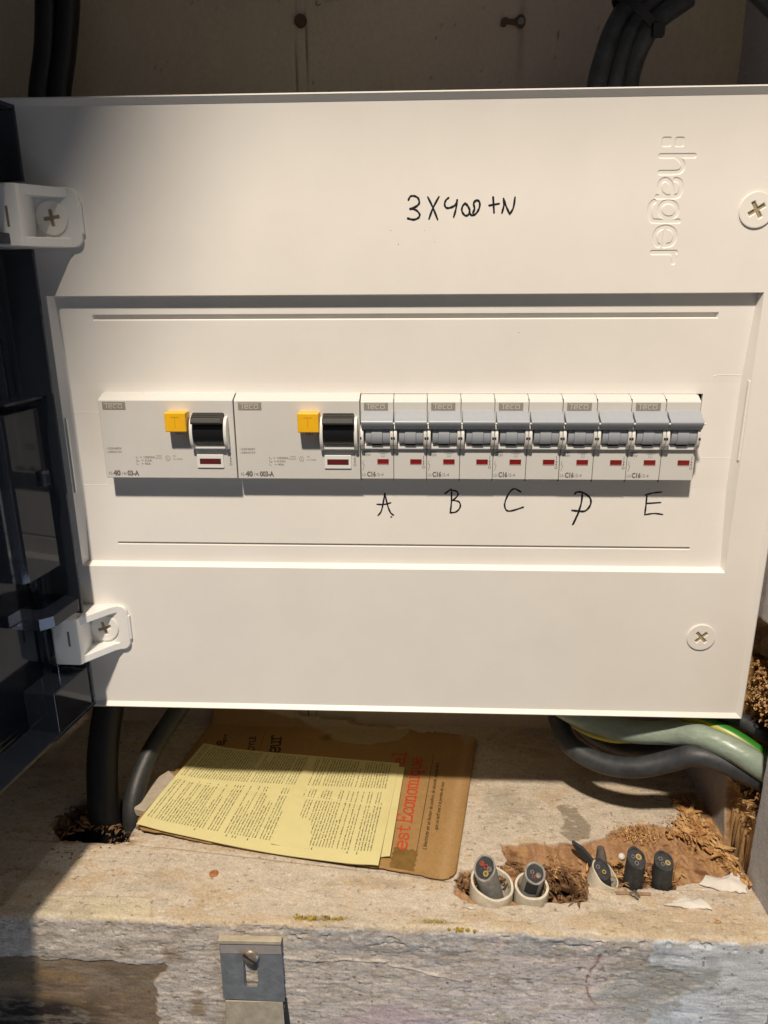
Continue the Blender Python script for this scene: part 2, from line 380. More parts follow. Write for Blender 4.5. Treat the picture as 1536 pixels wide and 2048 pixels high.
def ledge_col(u, s):
    y, wx, wy, torn = masks(u, s); top = sst(YF-.6, YF+.8, y+fbm(u,y,6,octv=3,seed=81)*1.4)
    C = np.zeros(u.shape+(3,)); C[:] = (0.545,0.475,0.385)
    n = fbm(u, y, 26, 11, octv=5, seed=82); n2 = fbm(u, y, 5, 2.2, octv=4, seed=83); n3 = fbm(u, y, 1.6, 1.0, octv=3, seed=84)
    C *= (1+.13*n+.15*n2+.10*n3)[...,None]
    C = mixc(C, (0.42,0.31,0.185), .6*sst(.12,.5,n+.5*n2+.30*sst(-58,-72,y)+.2*sst(-40,-50,y)))      # worn front rail
    C = mixc(C, (0.54,0.47,0.33), .4*sst(-66,-76,y)*sst(-.2,.5,n2+.1))
    C = mixc(C, (0.22,0.18,0.13), .7*sst(.30,.75,fbm(u,y,9,4,octv=5,seed=85,gain=.7)+.25*n3))                   # grubby spots
    C = mixc(C, (0.24,0.20,0.145), .85*sst(.5,-.5, sdist(u+wx*1.4, y+wy*1.4, PATCH))*sst(-.55,-.2,n2))
    C = mixc(C, (0.30,0.27,0.22), .5*sst(8,-2,np.hypot((u-75)/11,(y-22)/8)*8-8+n2*8))
    C = mixc(C, (0.56,0.50,0.36), .8*sst(.5,-.4,sdist(u+wx*.6, y+wy*.6, [(-196,-62.5),(-134.5,-62),(-130,-77),(-198,-77)]))*sst(-.5,0,n2+.2))
    C = mixc(C, (0.66,0.62,0.54), .8*sst(.1,.3,n2)*sst(6,3,np.abs(u+126)+0)*sst(-62,-65,y)*top)
    C = mixc(C, (0.30,0.26,0.20), .45*sst(.05,.45,fbm(u,y,34,12,octv=6,seed=194,gain=.65)))
    C = mixc(C, (0.14,0.11,0.08), .6*sst(.55,.66,fbm(u,y,2.6,1.6,octv=2,seed=195)))
    C = mixc(C, (0.66,0.62,0.53), .5*sst(.3,.5,fbm(u,y,10,3,octv=5,seed=196,gain=.65))*sst(-30,-60,y))
    # torn wood
    fib = fbm(u, y, 2.2, 30, octv=4, seed=86); 
    wood = np.zeros_like(C); wood[:] = (0.30,0.165,0.085)
    wood = mixc(wood, (0.40,0.235,0.125), sst(-.2,.4,fib)); wood = mixc(wood, (0.16,0.075,0.035), sst(.15,.5,fbm(u,y,14,6,octv=4,seed=87)))
    wood = mixc(wood, (0.42,0.25,0.11), .8*sst(.0,.35,fbm(u,y,3,6,octv=4,seed=88)+.5*np.exp(-((u-190)/14)**2-((y+2)/24)**2)+.45*np.exp(-((u-152)/12)**2-((y-2)/6)**2)-.1))
    C = C*(1-torn[...,None])+wood*torn[...,None]
    corner = sst(1,-2, sdist(u+wx*1.5, y+wy*1.5, CORNER)); C = C*(1-corner[...,None]*.9)+wood*corner[...,None]*.9
    rim = np.exp(-(sdist(u+wx, y+wy, TORN)/.7)**2); C = mixc(C, (0.13,0.07,0.035), .55*rim*sst(-.3,.2,n2))
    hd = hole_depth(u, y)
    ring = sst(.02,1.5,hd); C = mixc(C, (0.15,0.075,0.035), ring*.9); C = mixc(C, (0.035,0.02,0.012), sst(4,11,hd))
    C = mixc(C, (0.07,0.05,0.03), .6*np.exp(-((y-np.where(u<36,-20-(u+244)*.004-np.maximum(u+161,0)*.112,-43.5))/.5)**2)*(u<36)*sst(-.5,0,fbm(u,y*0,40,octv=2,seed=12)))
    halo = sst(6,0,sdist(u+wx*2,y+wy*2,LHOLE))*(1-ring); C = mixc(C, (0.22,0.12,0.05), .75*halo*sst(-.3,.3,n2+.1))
    for (cx,cy,rx,ry) in ((-42,-71.5,9,1.7),(-28,-71.8,7,1.2),(25,-72,8,1.6)):
        C = mixc(C, (0.17,0.14,0.04), .75*sst(1.3,.4,np.hypot((u-cx+wx)/rx,(y-cy+wy*.5)/ry)+n3*.5))
    # front
    L = front_layers(u, y); F = np.zeros_like(C); F[:] = (0.54,0.485,0.43)
    a = fbm(u, y, 24, 9, octv=5, seed=91); b = fbm(u, y, 4, 1.3, octv=4, seed=92)
    F *= (1+.14*a+.16*b)[...,None]
    F = mixc(F, (0.54,0.485,0.47), .75*sst(-40,60,u)*sst(-.3,.4,a+.2))
    F = mixc(F, (0.40,0.35,0.28), .5*L['bare'])
    F = mixc(F, (0.29,0.305,0.32), .85*L['strip']*sst(-.1,.25,b+.12+a*.6))
    F = mixc(F, (0.64,0.60,0.55), .6*sst(.12,.45,b)*(1-L['brown']))
    F = mixc(F, (0.20,0.165,0.13), .6*sst(.30,.5,fbm(u,y,2.6,1.0,octv=3,seed=191)+.2*a)*(1-L['blue']))
    br = np.zeros_like(C); br[:] = (0.21,0.155,0.105); br *= (1+.25*a+.2*b)[...,None]
    br = mixc(br, (0.30,0.20,0.09), .7*sst(.1,.5,fbm(u,y,20,14,octv=3,seed=94)))
    br = mixc(br, (0.03,0.022,0.018), sst(-127,-140,y+fbm(u,y,25,octv=3,seed=95)*9)*sst(-150,-185,u+0*y))
    F = F*(1-L['brown'][...,None])+br*L['brown'][...,None]
    gb = np.zeros_like(C); gb[:] = (0.60,0.65,0.72); gb *= (1+.06*a+.05*b)[...,None]
    gb = mixc(gb, (0.34,0.37,0.41), .5*sst(.1,.5,fbm(u,y,9,9,octv=3,seed=96)))
    F = F*(1-L['blue'][...,None])+gb*L['blue'][...,None]
    F = mixc(F, (0.33,0.35,0.345), .75*sst(.25,-.25,np.hypot((u-143)/27,(y+106)/15)-1+a*1.1+b*.5))
    F = mixc(F, (0.36,0.37,0.36), .5*sst(.2,-.2,np.hypot((u-135)/22,(y+138)/12)-1+a*1.2))
    F = mixc(F, (0.30,0.255,0.20), .5*sst(.05,.4,fbm(u,y,16,6,octv=5,seed=192,gain=.65))*(1-L['blue']))
    F = mixc(F, (0.10,0.08,0.06), .7*sst(.52,.62,fbm(u,y,3.2,2.2,octv=3,seed=193)))
    F = mixc(F, (0.27,0.19,0.11), .8*np.clip(L['tan'],0,1))
    F = mixc(F, (0.50,0.38,0.40), .6*sst(.5,-.3,np.hypot((u-10)/24,(y+142)/10)-1+a))
    F = mixc(F, (0.16,0.03,0.03), .85*np.exp(-(((u-110-3*np.sin(y*.13)-fbm(u,y,5,octv=3,seed=61)*1.6))/.7)**2)*sst(-87,-90,y)*sst(-126,-120,y)*sst(-.4,.1,fbm(u,y,2.5,octv=2,seed=97)))
    F = mixc(F, (0.62,0.60,0.56), .8*np.exp(-((u-26+n2)/3.5)**2)*sst(-90,-84,y)*top*0)
    chalk = sst(-.1,.25,fbm(u,y,9,2.5,octv=4,seed=98))*np.exp(-((y+79)/2.3)**2)*(u>40); F = mixc(F, (0.62,0.59,0.55), chalk)
    C = C*top[...,None]+F*(1-top[...,None])
    return np.clip(C, .005, .9)
Ltop = YB-YF
us = np.arange(-300, 206.1, .62)
ss = np.concatenate([np.arange(0, Ltop-72, 1.0), np.arange(Ltop-72, Ltop-1.9, .6)])
# fine rows where the torn strip is, all the way to the front
ss = np.concatenate([np.arange(0, 60, 1.2), np.arange(60, Ltop+.01, .6)])
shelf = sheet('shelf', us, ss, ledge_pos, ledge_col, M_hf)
front = sheet('shelf_front', us, np.concatenate([[ss[-1]], np.arange(ss[-1]+.5, ss[-1]+100, .55)]), ledge_pos, ledge_col, M_hf)

# back wall: a painted board with two joints
def bw_pos(u, v):
    h = fbm(u, v, 60, 120, octv=3, seed=101)*.5 + fbm(u, v, 3, 9, octv=3, seed=102)*.04
    for x0 in (-61.2, -54.9): h = h - .9*np.exp(-((u-x0-(v-120)*.02)/.28)**2)
    return np.stack([u, YB-h, v], -1)
def bw_col(u, v):
    C = np.zeros(u.shape+(3,)); C[:] = (0.62,0.50,0.345); n = fbm(u,v,40,90,octv=4,seed=103); n2 = fbm(u,v,4,14,octv=4,seed=104)
    C *= (1+.08*n+.04*n2)[...,None]
    C = mixc(C, (0.42,0.34,0.32), .6*sst(-.2,.4,fbm(u,v,120,octv=2,seed=105)))
    for x0 in (-61.2, -54.9): C = mixc(C, (0.10,0.09,0.075), .75*np.exp(-((u-x0-(v-120)*.02)/.35)**2))
    C = mixc(C, (0.2,0.17,0.13), .5*np.exp(-((u-72)/2.5)**2)*sst(90,136,v)*sst(-.5,.2,n2))
    C = mixc(C, (0.06,0.05,0.05), .8*np.exp(-((u-93.5-(v-130)*.08)/.2)**2)*sst(121,122,v)*sst(136,135,v))
    C = mixc(C, (0.10,0.08,0.06), sst(.80,.88,fbm(u,v,1.6,octv=1,seed=106))*.6*sst(.1,.4,fbm(u,v,30,octv=2,seed=107)))
    return C
sheet('back_wall', np.arange(-300, 201, 1.1), np.arange(-345, 330, 1.6), bw_pos, bw_col, M_hfw)

# right wall with the gouge that the cables leave through
G1 = [(-30,-298),(-33,-280),(-33,-250),(-31,-205),(-17,-186),(0,-185),(18,-200),(24,-262),(10,-291),(-8,-300)]
G2 = [(-32,-348),(-33,-297),(-10,-297),(9,-296),(4,-320),(-4,-348)]
def rw_masks(y, z):
    a = fbm(y,z,8,octv=4,seed=111)*2.4; b = fbm(y,z,9,octv=4,seed=112)*2.4
    return sdist(y+a*.8,z+b,G1), sdist(y+a*.6,z+b,G2)
def rw_pos(y, z):
    d1, d2 = rw_masks(y, z)
    upper = sst(-246,-240,z)
    dep = sst(.3,-3.5,d1)*(46*(1-upper)+upper*(9+fbm(y,z,6,octv=4,seed=113)*9+7*sst(-200,-230,z)))
    dep = dep + sst(.4,-1.2,d2)*(3+fbm(y,z,2.2,30,octv=4,seed=114)*1.6+4*sst(-320,-300,z)*sst(-.1,.3,fbm(y,z,9,14,octv=2,seed=115)))
    h = fbm(y,z,30,octv=4,seed=116)*.6+fbm(y,z,4,octv=3,seed=117)*.12
    lip = .8*sst(-32,-34.5,y+fbm(y,z,10,octv=3,seed=118)*1.)           # thick plaster coat of the outer part
    x = 206-6*np.clip(y/113,0,1)+dep-h-lip*1.5
    return np.stack([x, y, z], -1)
def rw_col(y, z):
    d1, d2 = rw_masks(y, z); C = np.zeros(y.shape+(3,)); C[:] = (0.40,0.37,0.365); n = fbm(y,z,25,octv=4,seed=121); n2 = fbm(y,z,3,octv=4,seed=122)
    C *= (1+.08*n+.06*n2)[...,None]
    out = sst(-31,-34,y+fbm(y,z,10,octv=3,seed=118)*1.); C = mixc(C, (0.44,0.45,0.47), .8*out)
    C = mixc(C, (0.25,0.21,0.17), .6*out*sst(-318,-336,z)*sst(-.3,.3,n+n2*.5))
    C = mixc(C, (0.5,0.38,0.24), .8*np.exp(-((d2)/1.0)**2)); 
    w = np.zeros_like(C); w[:] = (0.36,0.22,0.11); w = mixc(w,(0.50,0.31,0.13),sst(-.2,.3,fbm(y,z,2,26,octv=4,seed=123))); w = mixc(w,(0.15,0.07,0.03),sst(.15,.45,fbm(y,z,4,18,octv=4,seed=124)))
    m2 = sst(.3,-.3,d2); C = C*(1-m2[...,None])+w*m2[...,None]
    g = np.zeros_like(C); g[:] = (0.30,0.155,0.06); fg = fbm(y,z,2.5,1.6,octv=4,seed=125)
    g = mixc(g,(0.52,0.31,0.10),sst(-.1,.3,fg)); g = mixc(g,(0.05,0.025,0.015),sst(.05,.4,fbm(y,z,7,octv=4,seed=126)))
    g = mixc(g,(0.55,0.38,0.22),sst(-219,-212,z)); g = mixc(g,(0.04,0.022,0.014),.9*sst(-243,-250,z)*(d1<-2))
    m1 = sst(.4,-.6,d1); C = C*(1-m1[...,None])+g*m1[...,None]
    return np.clip(C,.005,.9)
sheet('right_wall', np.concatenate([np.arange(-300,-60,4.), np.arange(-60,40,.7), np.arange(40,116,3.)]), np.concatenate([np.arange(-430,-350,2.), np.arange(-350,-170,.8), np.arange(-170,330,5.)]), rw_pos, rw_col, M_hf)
# left wall of the cupboard (beyond the frame) and an unseen lintel added to shade the back wall
def plain_col(c): return lambda u,v: np.clip(np.array(c)[None,None,:]*(1+.08*fbm(u,v,40,octv=3,seed=7))[...,None],0,1)
sheet('left_wall', np.arange(-150,117,6.), np.arange(-345,330,8.), lambda y,z: np.stack([y*0-300-fbm(y,z,40,octv=2,seed=3), y, z],-1), plain_col((.3,.26,.23)), M_hfw)
fr = MB(); fr.box(-620, 720, -442, -420, 690, 860)
# unseen board added for the cover's soft shadow, outline traced along lamp rays
def on_occ(px, pz):  # where the lamp's ray to the cover's point (px,0,pz) crosses the shadow board's plane
    f = 420/1000; return (px+f*(LAMP.x-px), pz+f*(LAMP.z-pz))
a1 = on_occ(-92, 140); a2 = on_occ(-124, 78); a3 = on_occ(-155, 30); a4 = on_occ(-176,0); a5 = on_occ(-198,-60); a6 = on_occ(-212,-140)
cb = MB(); cb.prism([(-620,690),(a1[0]+8,690),a1,a2,a3,a4,a5,a6,(a6[0]-6,120),(-620,120)], 1, -441, -421)
fro = obj('shade_lintel', fr, M_hfw_plain if 'M_hfw_plain' in globals() else mat('shade_board_paint',(.4,.36,.32),.6,.1,60), None)
tag(fro, kind='structure')
tag(obj('shadow_board', cb, MATS['shade_board_paint']), kind='structure')

# bolt, keyhole plate and pencil marks on the back wall
b = MB(); b.lathe((-57.6,112.5,143.3),(0,-1,0),[(3.6,0),(3.6,1.2),(3.0,2.4),(1.2,3.0),(0,3.1)],20)
tag(obj('bolt_head', b, M_rust), 'dark rusty round bolt head on the board joint of the back wall', 'bolt')
kt = thing('keyhole_hanger','rusty keyhole shaped hanger plate screwed to the dark back wall','hanger',(71,112.6,140.6))
b = MB(); pts=[(2.8*math.cos(a)+.5,3.6*math.sin(a)) for a in np.linspace(-2.4,2.4,16)]
pts += [(-3.5,1.2),(-6.5,1.4),(-8,2.3),(-10.6,1.6),(-11.2,-2.2),(-8.6,-2.6),(-7.2,-1.3),(-3.5,-1.6)]
b.prism(pts,1,0,-1.1); obj('plate', b, M_rust, kt, .2)
b = MB(); b.lathe((.6,-1.1,0),(0,-1,0),[(2.0,0),(1.9,.7),(1.2,1.2),(0,1.3)],16); obj('screw', b, mat('dull_steel',(.2,.19,.18),.5,.2,300), kt)
mk = MB(); fy = lambda a,b_,h: (a, 112.1-h, b_)
for i in range(9): x=-43+i*1.7; mk.ribbon([(x,152.6+i*.22+random.uniform(-.4,.4)),(x+random.uniform(.2,.8),152.9+i*.22)], .25, fy)
mk.ribbon(sm2([(-47.5,153.5),(-48.3,151.8),(-47.2,151.0),(-45.6,151.6)]), .35, fy)
tag(obj('ink_mark', mk, M_marker), 'faint dotted dark red ink writing at the top of the back wall', 'writing')
# ================================================================== distribution board
board = thing('distribution_board', 'white plastic distribution board with handwritten marks, its smoked door open', 'distribution board', (2.5,0,-85))
BO = Vector((2.5,0,-85))
def L(mb):                                   # world millimetres -> the board's own frame
    mb.v = [(x-BO.x, y-BO.y, z-BO.z) for x,y,z in mb.v]; return mb
XL, XR, ZT, ZB = -178.0, 183.4, -10.2, -158.8         # outer edge of the recess
IL, IR = -175.6, 181.2
ox0, ox1, oz0, oz1 = -201.0, 204.0, -249.6, 80.6      # outside of the housing
fx0, fx1, fz0, fz1 = -198.2, 201.0, -246.6, 77.0      # flat face
# housing behind and its lip round the face
m = MB()
def ring(m, a, ya, b_, yb):
    A=[(a[0],ya,a[2]),(a[1],ya,a[2]),(a[1],ya,a[3]),(a[0],ya,a[3])]; B=[(b_[0],yb,b_[2]),(b_[1],yb,b_[2]),(b_[1],yb,b_[3]),(b_[0],yb,b_[3])]
    m.add(A+B, [(i,(i+1)%4,4+(i+1)%4,4+i) for i in range(4)])
O=(ox0,ox1,oz0,oz1); O2=(ox0+.7,ox1-.7,oz0+.7,oz1-.7); F=(fx0,fx1,fz0,fz1); Fb=(fx0,fx1,fz0,fz1)
OB=(ox0+3,ox1-3,oz0+2,oz1-2)
ring(m,OB,108,O,4); ring(m,O,4,O,-1.6); ring(m,O,-1.6,O2,-2.1); ring(m,O2,-2.1,F,-.15); ring(m,F,-.15,Fb,6)
m.add([(OB[0],108,OB[2]),(OB[1],108,OB[2]),(OB[1],108,OB[3]),(OB[0],108,OB[3])],[(0,1,2,3)])
obj('housing', L(m), M_cover, board, .25, 25)
# face plate with its recess
zs = [(ZT,None),(ZT-.6,2.6),(-15,3.6),(-23.6,3.9),(-55.2,5.5),(-61.2,5.5),(-104,5.5),(-112,5.5),(-145.4,4.0),(-157.2,3.6),(ZB,None)]
HX0, HX1, HZ0, HZ1 = -157.2, 161.9, -106.8, -60.9        # device window
m = MB()
xr = [fx0, XL, XR, fx1]; zr = [fz0, ZB, ZT, fz1]
cover = MB()
for (a,b_,c,d) in ((fx0,fx1,ZT,fz1),(fx0,fx1,fz0,ZB),(fx0,XL,ZB,ZT),(XR,fx1,ZB,ZT)):
    pass
V = {}
def vid(p):
    p=(round(p[0],4),round(p[1],4),round(p[2],4))
    if p not in V: V[p]=len(cover.v); cover.v.append(p)
    return V[p]
def quad(*ps): cover.f.append(tuple(vid(p) for p in ps))
quad((fx0,0,fz0),(fx1,0,fz0),(XR,0,ZB),(XL,0,ZB))
EX0,EX1,EZ0,EZ1 = 120.0,148.0,1.0,63.0
quad((fx0,0,fz1),(XL,0,ZT),(EX0,0,EZ0),(EX0,0,EZ1)); quad((XL,0,ZT),(XR,0,ZT),(EX1,0,EZ0),(EX0,0,EZ0)); quad((XR,0,ZT),(fx1,0,fz1),(EX1,0,EZ1),(EX1,0,EZ0)); quad((fx1,0,fz1),(fx0,0,fz1),(EX0,0,EZ1),(EX1,0,EZ1))
zl=[(ZT-.6,4.5),(-23.6,4.7),(-55.2,5.8),(HZ1,5.8),(HZ0,5.8),(-112,5.8),(-145.4,4.6),(-157.0,4.3)]
def inx(z, side):
    t = 1-abs(z+84)/75; t=max(0,min(1,t*2.2)); return (IL-0.6+t*2.0) if side<0 else (IR+1.2-t*2.0)
# side walls, top and bottom walls
pl=[(XL,0,ZT)]+[(XL,0,ZT+(ZB-ZT)*k/8) for k in range(1,8)]+[(XL,0,ZB)]
outer=[ZT]+[z for z,_ in zl[1:-1]]+[ZB]
for i in range(len(zl)-1):
    z0,y0=zl[i]; z1,y1=zl[i+1]
    quad((XL,0,outer[i]),(inx(z0,-1),y0,z0),(inx(z1,-1),y1,z1),(XL,0,outer[i+1]))
    quad((XR,0,outer[i]),(XR,0,outer[i+1]),(inx(z1,1),y1,z1),(inx(z0,1),y0,z0))
quad((XL,0,ZT),(XR,0,ZT),(inx(zl[0][0],1),zl[0][1],zl[0][0]),(inx(zl[0][0],-1),zl[0][1],zl[0][0]))
quad((XL,0,ZB),(inx(zl[-1][0],-1),zl[-1][1],zl[-1][0]),(inx(zl[-1][0],1),zl[-1][1],zl[-1][0]),(XR,0,ZB))
# side border of the flat
for i in range(len(zl)-1):
    quad((fx0,0,fz1+(fz0-fz1)*i/(len(zl)-1)),(XL,0,outer[i]),(XL,0,outer[i+1]),(fx0,0,fz1+(fz0-fz1)*(i+1)/(len(zl)-1)))
    quad((fx1,0,fz1+(fz0-fz1)*i/(len(zl)-1)),(fx1,0,fz1+(fz0-fz1)*(i+1)/(len(zl)-1)),(XR,0,outer[i+1]),(XR,0,outer[i]))
def yat(z):
    for i in range(len(zl)-1):
        if zl[i][0] >= z >= zl[i+1][0]:
            t=(z-zl[i][0])/(zl[i+1][0]-zl[i][0]); return zl[i][1]+t*(zl[i+1][1]-zl[i][1])
    return zl[-1][1]
def frow(z0,z1,xs,skip=()):
    for k in range(len(xs)-1):
        if k in skip: continue
        def X(x,z): return inx(z,-1) if x=='L' else inx(z,1) if x=='R' else x
        quad((X(xs[k],z0),yat(z0),z0),(X(xs[k],z1),yat(z1),z1),(X(xs[k+1],z1),yat(z1),z1),(X(xs[k+1],z0),yat(z0),z0))
def slot(x0,x1,z0,z1,d):
    """recessed slot: sloped lower lip"""
    frow(z0,z1,['L',x0,x1,'R'],(1,))
    a=[(x0,yat(z0),z0),(x1,yat(z0),z0),(x1,yat(z1),z1),(x0,yat(z1),z1)]
    b_=[(x0+.5,yat(z0)+d,z0-.1),(x1-.5,yat(z0)+d,z0-.1),(x1-.5,yat(z1)+d,z1+.7),(x0+.5,yat(z1)+d,z1+.7)]
    for i in range(4): j=(i+1)%4; quad(a[i],b_[i],b_[j],a[j])
    quad(b_[0],b_[3],b_[2],b_[1])
frow(zl[0][0],-19.7,['L','R']); slot(-157.4,164.4,-19.7,-22.8,2.0); frow(-22.8,-23.6,['L','R']); frow(-23.6,-55.2,['L','R']); frow(-55.2,HZ1,['L','R'])
frow(HZ1,HZ0,['L',HX0,HX1,'R'],(1,)); frow(HZ0,-112,['L','R']); frow(-112,-145.4,['L','R']); slot(-157.9,164.6,-145.4,-147.0,2.0); frow(-147.0,zl[-1][0],['L','R'])
h=[(HX0,5.8,HZ1),(HX1,5.8,HZ1),(HX1,5.8,HZ0),(HX0,5.8,HZ0)]; hb=[(x,8,z) for x,y,z in h]
for i in range(4): quad(h[i],hb[i],hb[(i+1)%4],h[(i+1)%4])
cov = obj('cover', L(cover), M_cover, board, 0, 20, smooth=False)
# engraved maker's name, reading downwards: sunk into the face plate with sloped walls
NAME=[[(126.8,51.7),(142.4,51.6)],[(134.4,51.2),(136.6,49.4),(137.7,47.2),(136.8,45.2),(134.2,44.5),(127.2,44.5)],
[(134.8,41.4),(136.9,40.6),(137.8,38.3),(137.5,35.5),(135.6,33.9),(127.0,33.9)],[(134.1,34.3),(133.4,38.3),(131.9,40.6),(129.9,41.4),(128.1,40.4),(127.7,38.1),(128.6,35.6),(130.3,34.3)],
[(137.1,27.9),(136.7,26.1),(135.4,24.7),(133.3,24.3),(131.2,24.8),(129.5,26.2),(128.8,28.0),(129.1,29.8),(130.5,31.2),(132.5,31.6),(134.7,31.1),(136.3,29.8),(137.1,27.9)],[(138.2,22.9),(127.1,23.0),(125.0,24.2),(124.0,27.4),(124.4,30.4),(125.8,31.8)],
[(132.5,19.6),(132.5,11.8)],[(132.5,11.8),(136.0,12.6),(137.4,15.9),(136.0,19.0),(132.5,20.3),(129.0,19.2),(127.6,16.2),(128.6,12.8),(129.7,11.9)],[(127.1,8.7),(138.4,8.7)],[(136.0,8.7),(137.7,7.2),(137.7,4.0)]]
def seg_dist(x,z):
    d=np.full(x.shape,1e9)
    for st in NAME:
        P=sm2(st,4) if len(st)>2 else st
        for i in range(len(P)-1):
            ax_,az_=P[i]; ex,ez=P[i+1][0]-ax_,P[i+1][1]-az_
            t=np.clip(((x-ax_)*ex+(z-az_)*ez)/(ex*ex+ez*ez+1e-9),0,1); d=np.minimum(d,np.hypot(x-ax_-ex*t,z-az_-ez*t))
    d=d-1.02
    for (cx,cz) in ((129.0,57.7),(135.0,57.6)):
        q=np.hypot(np.maximum(np.abs(x-cx)-1.3,0),np.maximum(np.abs(z-cz)-1.2,0))-.85; d=np.minimum(d,q)
    return d
def en_pos(x,z):
    e=np.minimum(np.minimum(x-EX0,EX1-x),np.minimum(z-EZ0,EZ1-z))
    y=.30*sst(.22,-.30,seg_dist(x,z))*(e>.5); return np.stack([x-BO.x,y-BO.y,z-BO.z],-1)
sheet('engraved_name',np.linspace(EX0,EX1,170),np.linspace(EZ0,EZ1,380),en_pos,lambda x,z:np.zeros(x.shape+(3,))+.5,M_cover,None,board)
# hidden floor of the window (the rail space behind the devices)
m = MB(); m.box(HX0-4,HX1+4,30,31,HZ0-4,HZ1+4); obj('rail_space', L(m), M_door_cavity, board)
# faint moulded snap-tab outlines and side slots in the recess
m = MB(); f5 = lambda a,b_,h: (a,5.42-h,b_)
for pts in ([(165.4,-55.2),(165.6,-53),(167.8,-51.4),(180.2,-51.4)],[(163.2,-92.6),(164.4,-94.6),(166.8,-95.3),(180.4,-95.3)],[(-157.9,-73.0),(-160,-71.4),(-174.4,-71.4)],[(-158.9,-110.6),(-161,-112.3),(-174.2,-112.3)]):
    P = sm2(pts,4); q_=MB()
    for i in range(len(P)-1):
        (x0,z0),(x1,z1)=P[i],P[i+1]; y0=min(yat(z0),yat(z1))
        q_.add([(x0,yat(z0)+.02,z0+.22),(x1,yat(z1)+.02,z1+.22),(x1,yat(z1)-.16,z1),(x0,yat(z0)-.16,z0),(x1,yat(z1)+.02,z1-.22),(x0,yat(z0)+.02,z0-.22)],[(0,1,2,3),(3,2,4,5)])
    obj('tab_outline', L(q_), M_cover, board)
for (x0,x1,z0,z1,sgn) in ((182.1,183.3,-53.6,-95.4,1),(-177.6,-176.5,-74.0,-115.4,-1)):
    m=MB(); m.prism([(x0,z0),(x1,z0-1.0),(x1,z1+1),(x0,z1)],1,1.1 if sgn>0 else 1.3,-.0)
    m=MB(); 
    xa = 183.05 if sgn>0 else -177.7
    m.box(xa-.9 if sgn>0 else xa+.2, xa+.1 if sgn>0 else xa+1.2, .5, 2.6, z1, z0)
    obj('side_rib', L(m), M_cover, board, .15)

# cover screws with cross recess
def cross_screw(name, x, y0, z, r, rot, parent, head_h=.85, off=Vector((0,0,0))):
    m=MB(); n=40
    m.lathe((x,y0,z),(0,-1,0),[(r+.45,-.2),(r+.45,.12),(r+.1,.0),(r,-.5),(r-.01,-.5)],n)
    seat=m
    # head as a fine polar sheet with the cross sunk into it
    h=MB(); NR,NA=34,104; vs=[]; dep=[]
    def crossd(px,pz):
        a_=px*math.cos(rot)+pz*math.sin(rot); b_=-px*math.sin(rot)+pz*math.cos(rot)
        d1=max(abs(a_)-r*.52,abs(b_)-r*.135); d2=max(abs(b_)-r*.52,abs(a_)-r*.135); return min(d1,d2)
    for i in range(NR+1):
        rr=(r-.12)*i/NR
        for k in range(NA):
            an=2*math.pi*k/NA; px,pz=rr*math.cos(an),rr*math.sin(an); dd=crossd(px,pz)
            t=max(0,min(1,(.12-dd)/.7)); t=t*t*(3-2*t); edge=.22*max(0,(rr-(r-.5))/.5)**2
            y=y0-head_h+(head_h-.05)*t+edge; vs.append((x+px,y,z+pz)); dep.append(t)
    for k in range(NA):
        an=2*math.pi*k/NA; vs.append((x+(r-.12)*math.cos(an),y0+.6,z+(r-.12)*math.sin(an))); dep.append(0)
    h.add(vs,[(i*NA+k,(i+1)*NA+k,(i+1)*NA+(k+1)%NA,i*NA+(k+1)%NA) for i in range(NR+1) for k in range(NA)])
    ho = obj(name, L(h), M_screw, parent, 0, 60); ho.data.materials.append(M_slotd)
    for p in ho.data.polygons:
        if min(dep[v] for v in p.vertices) > .22: p.material_index=1
    obj('screw_seat', L(seat), M_cover, ho if parent==board else parent)
    return ho
def fixpar(o): return o
cross_screw('cover_screw', 174.2, 0, 27.6, 8.3, .55, board)
cross_screw('cover_screw', 175.0, 0, -197.9, 8.0, .75, board)

# hinge brackets
def bracket(zc, xs, name_rot, r):
    """zc: centre height; the plate sits round the screw at xs, the hinge block stands out on the outer side"""
    bl = bpy.data.objects.new('hinge_bracket', None)
    m = MB(); H=14.0
    # base plate with rounded outer corners
    pts=[]; x1=-154.6
    for cx,cz,a0 in ((x1-5,H-5,0),):
        pass
    for k in range(7): a=math.pi/2*k/6; pts.append((x1-5+5*math.cos(a), H-5+5*math.sin(a)))
    pts += [(-192,H),(-192,-H)]
    for k in range(7): a=-math.pi/2+math.pi/2*k/6; pts.append((x1-5+5*math.cos(a), -(H-5)+5*math.sin(a)))
    m.prism([(x,z+zc) for x,z in pts],1,0,-2.4)
    parts=[('base_plate',m,.5)]
    # upper and lower ramps rising towards the hinge block
    for s in (1,-1):
        q=MB(); za, zb = zc+s*H, zc+s*(H-4.6)
        q.prism([(-160.0,-2.4),(-163,-4.4),(-174.6,-19.5),(-177,-20.6),(-177,-1),(-160.0,-1)],2,min(za,zb),max(za,zb))
        parts.append(('ramp',q,.7))
    q=MB(); q.prism([(-174.6,-19.6),(-175.4,-21.4),(-177,-22.2),(-189.5,-22.2),(-191,-20.7),(-191,-1),(-177.6,-1),(-176.6,-2.5),(-175.6,-9)],2,zc-H,zc+H)
    parts.append(('hinge_block',q,.8))
    return parts
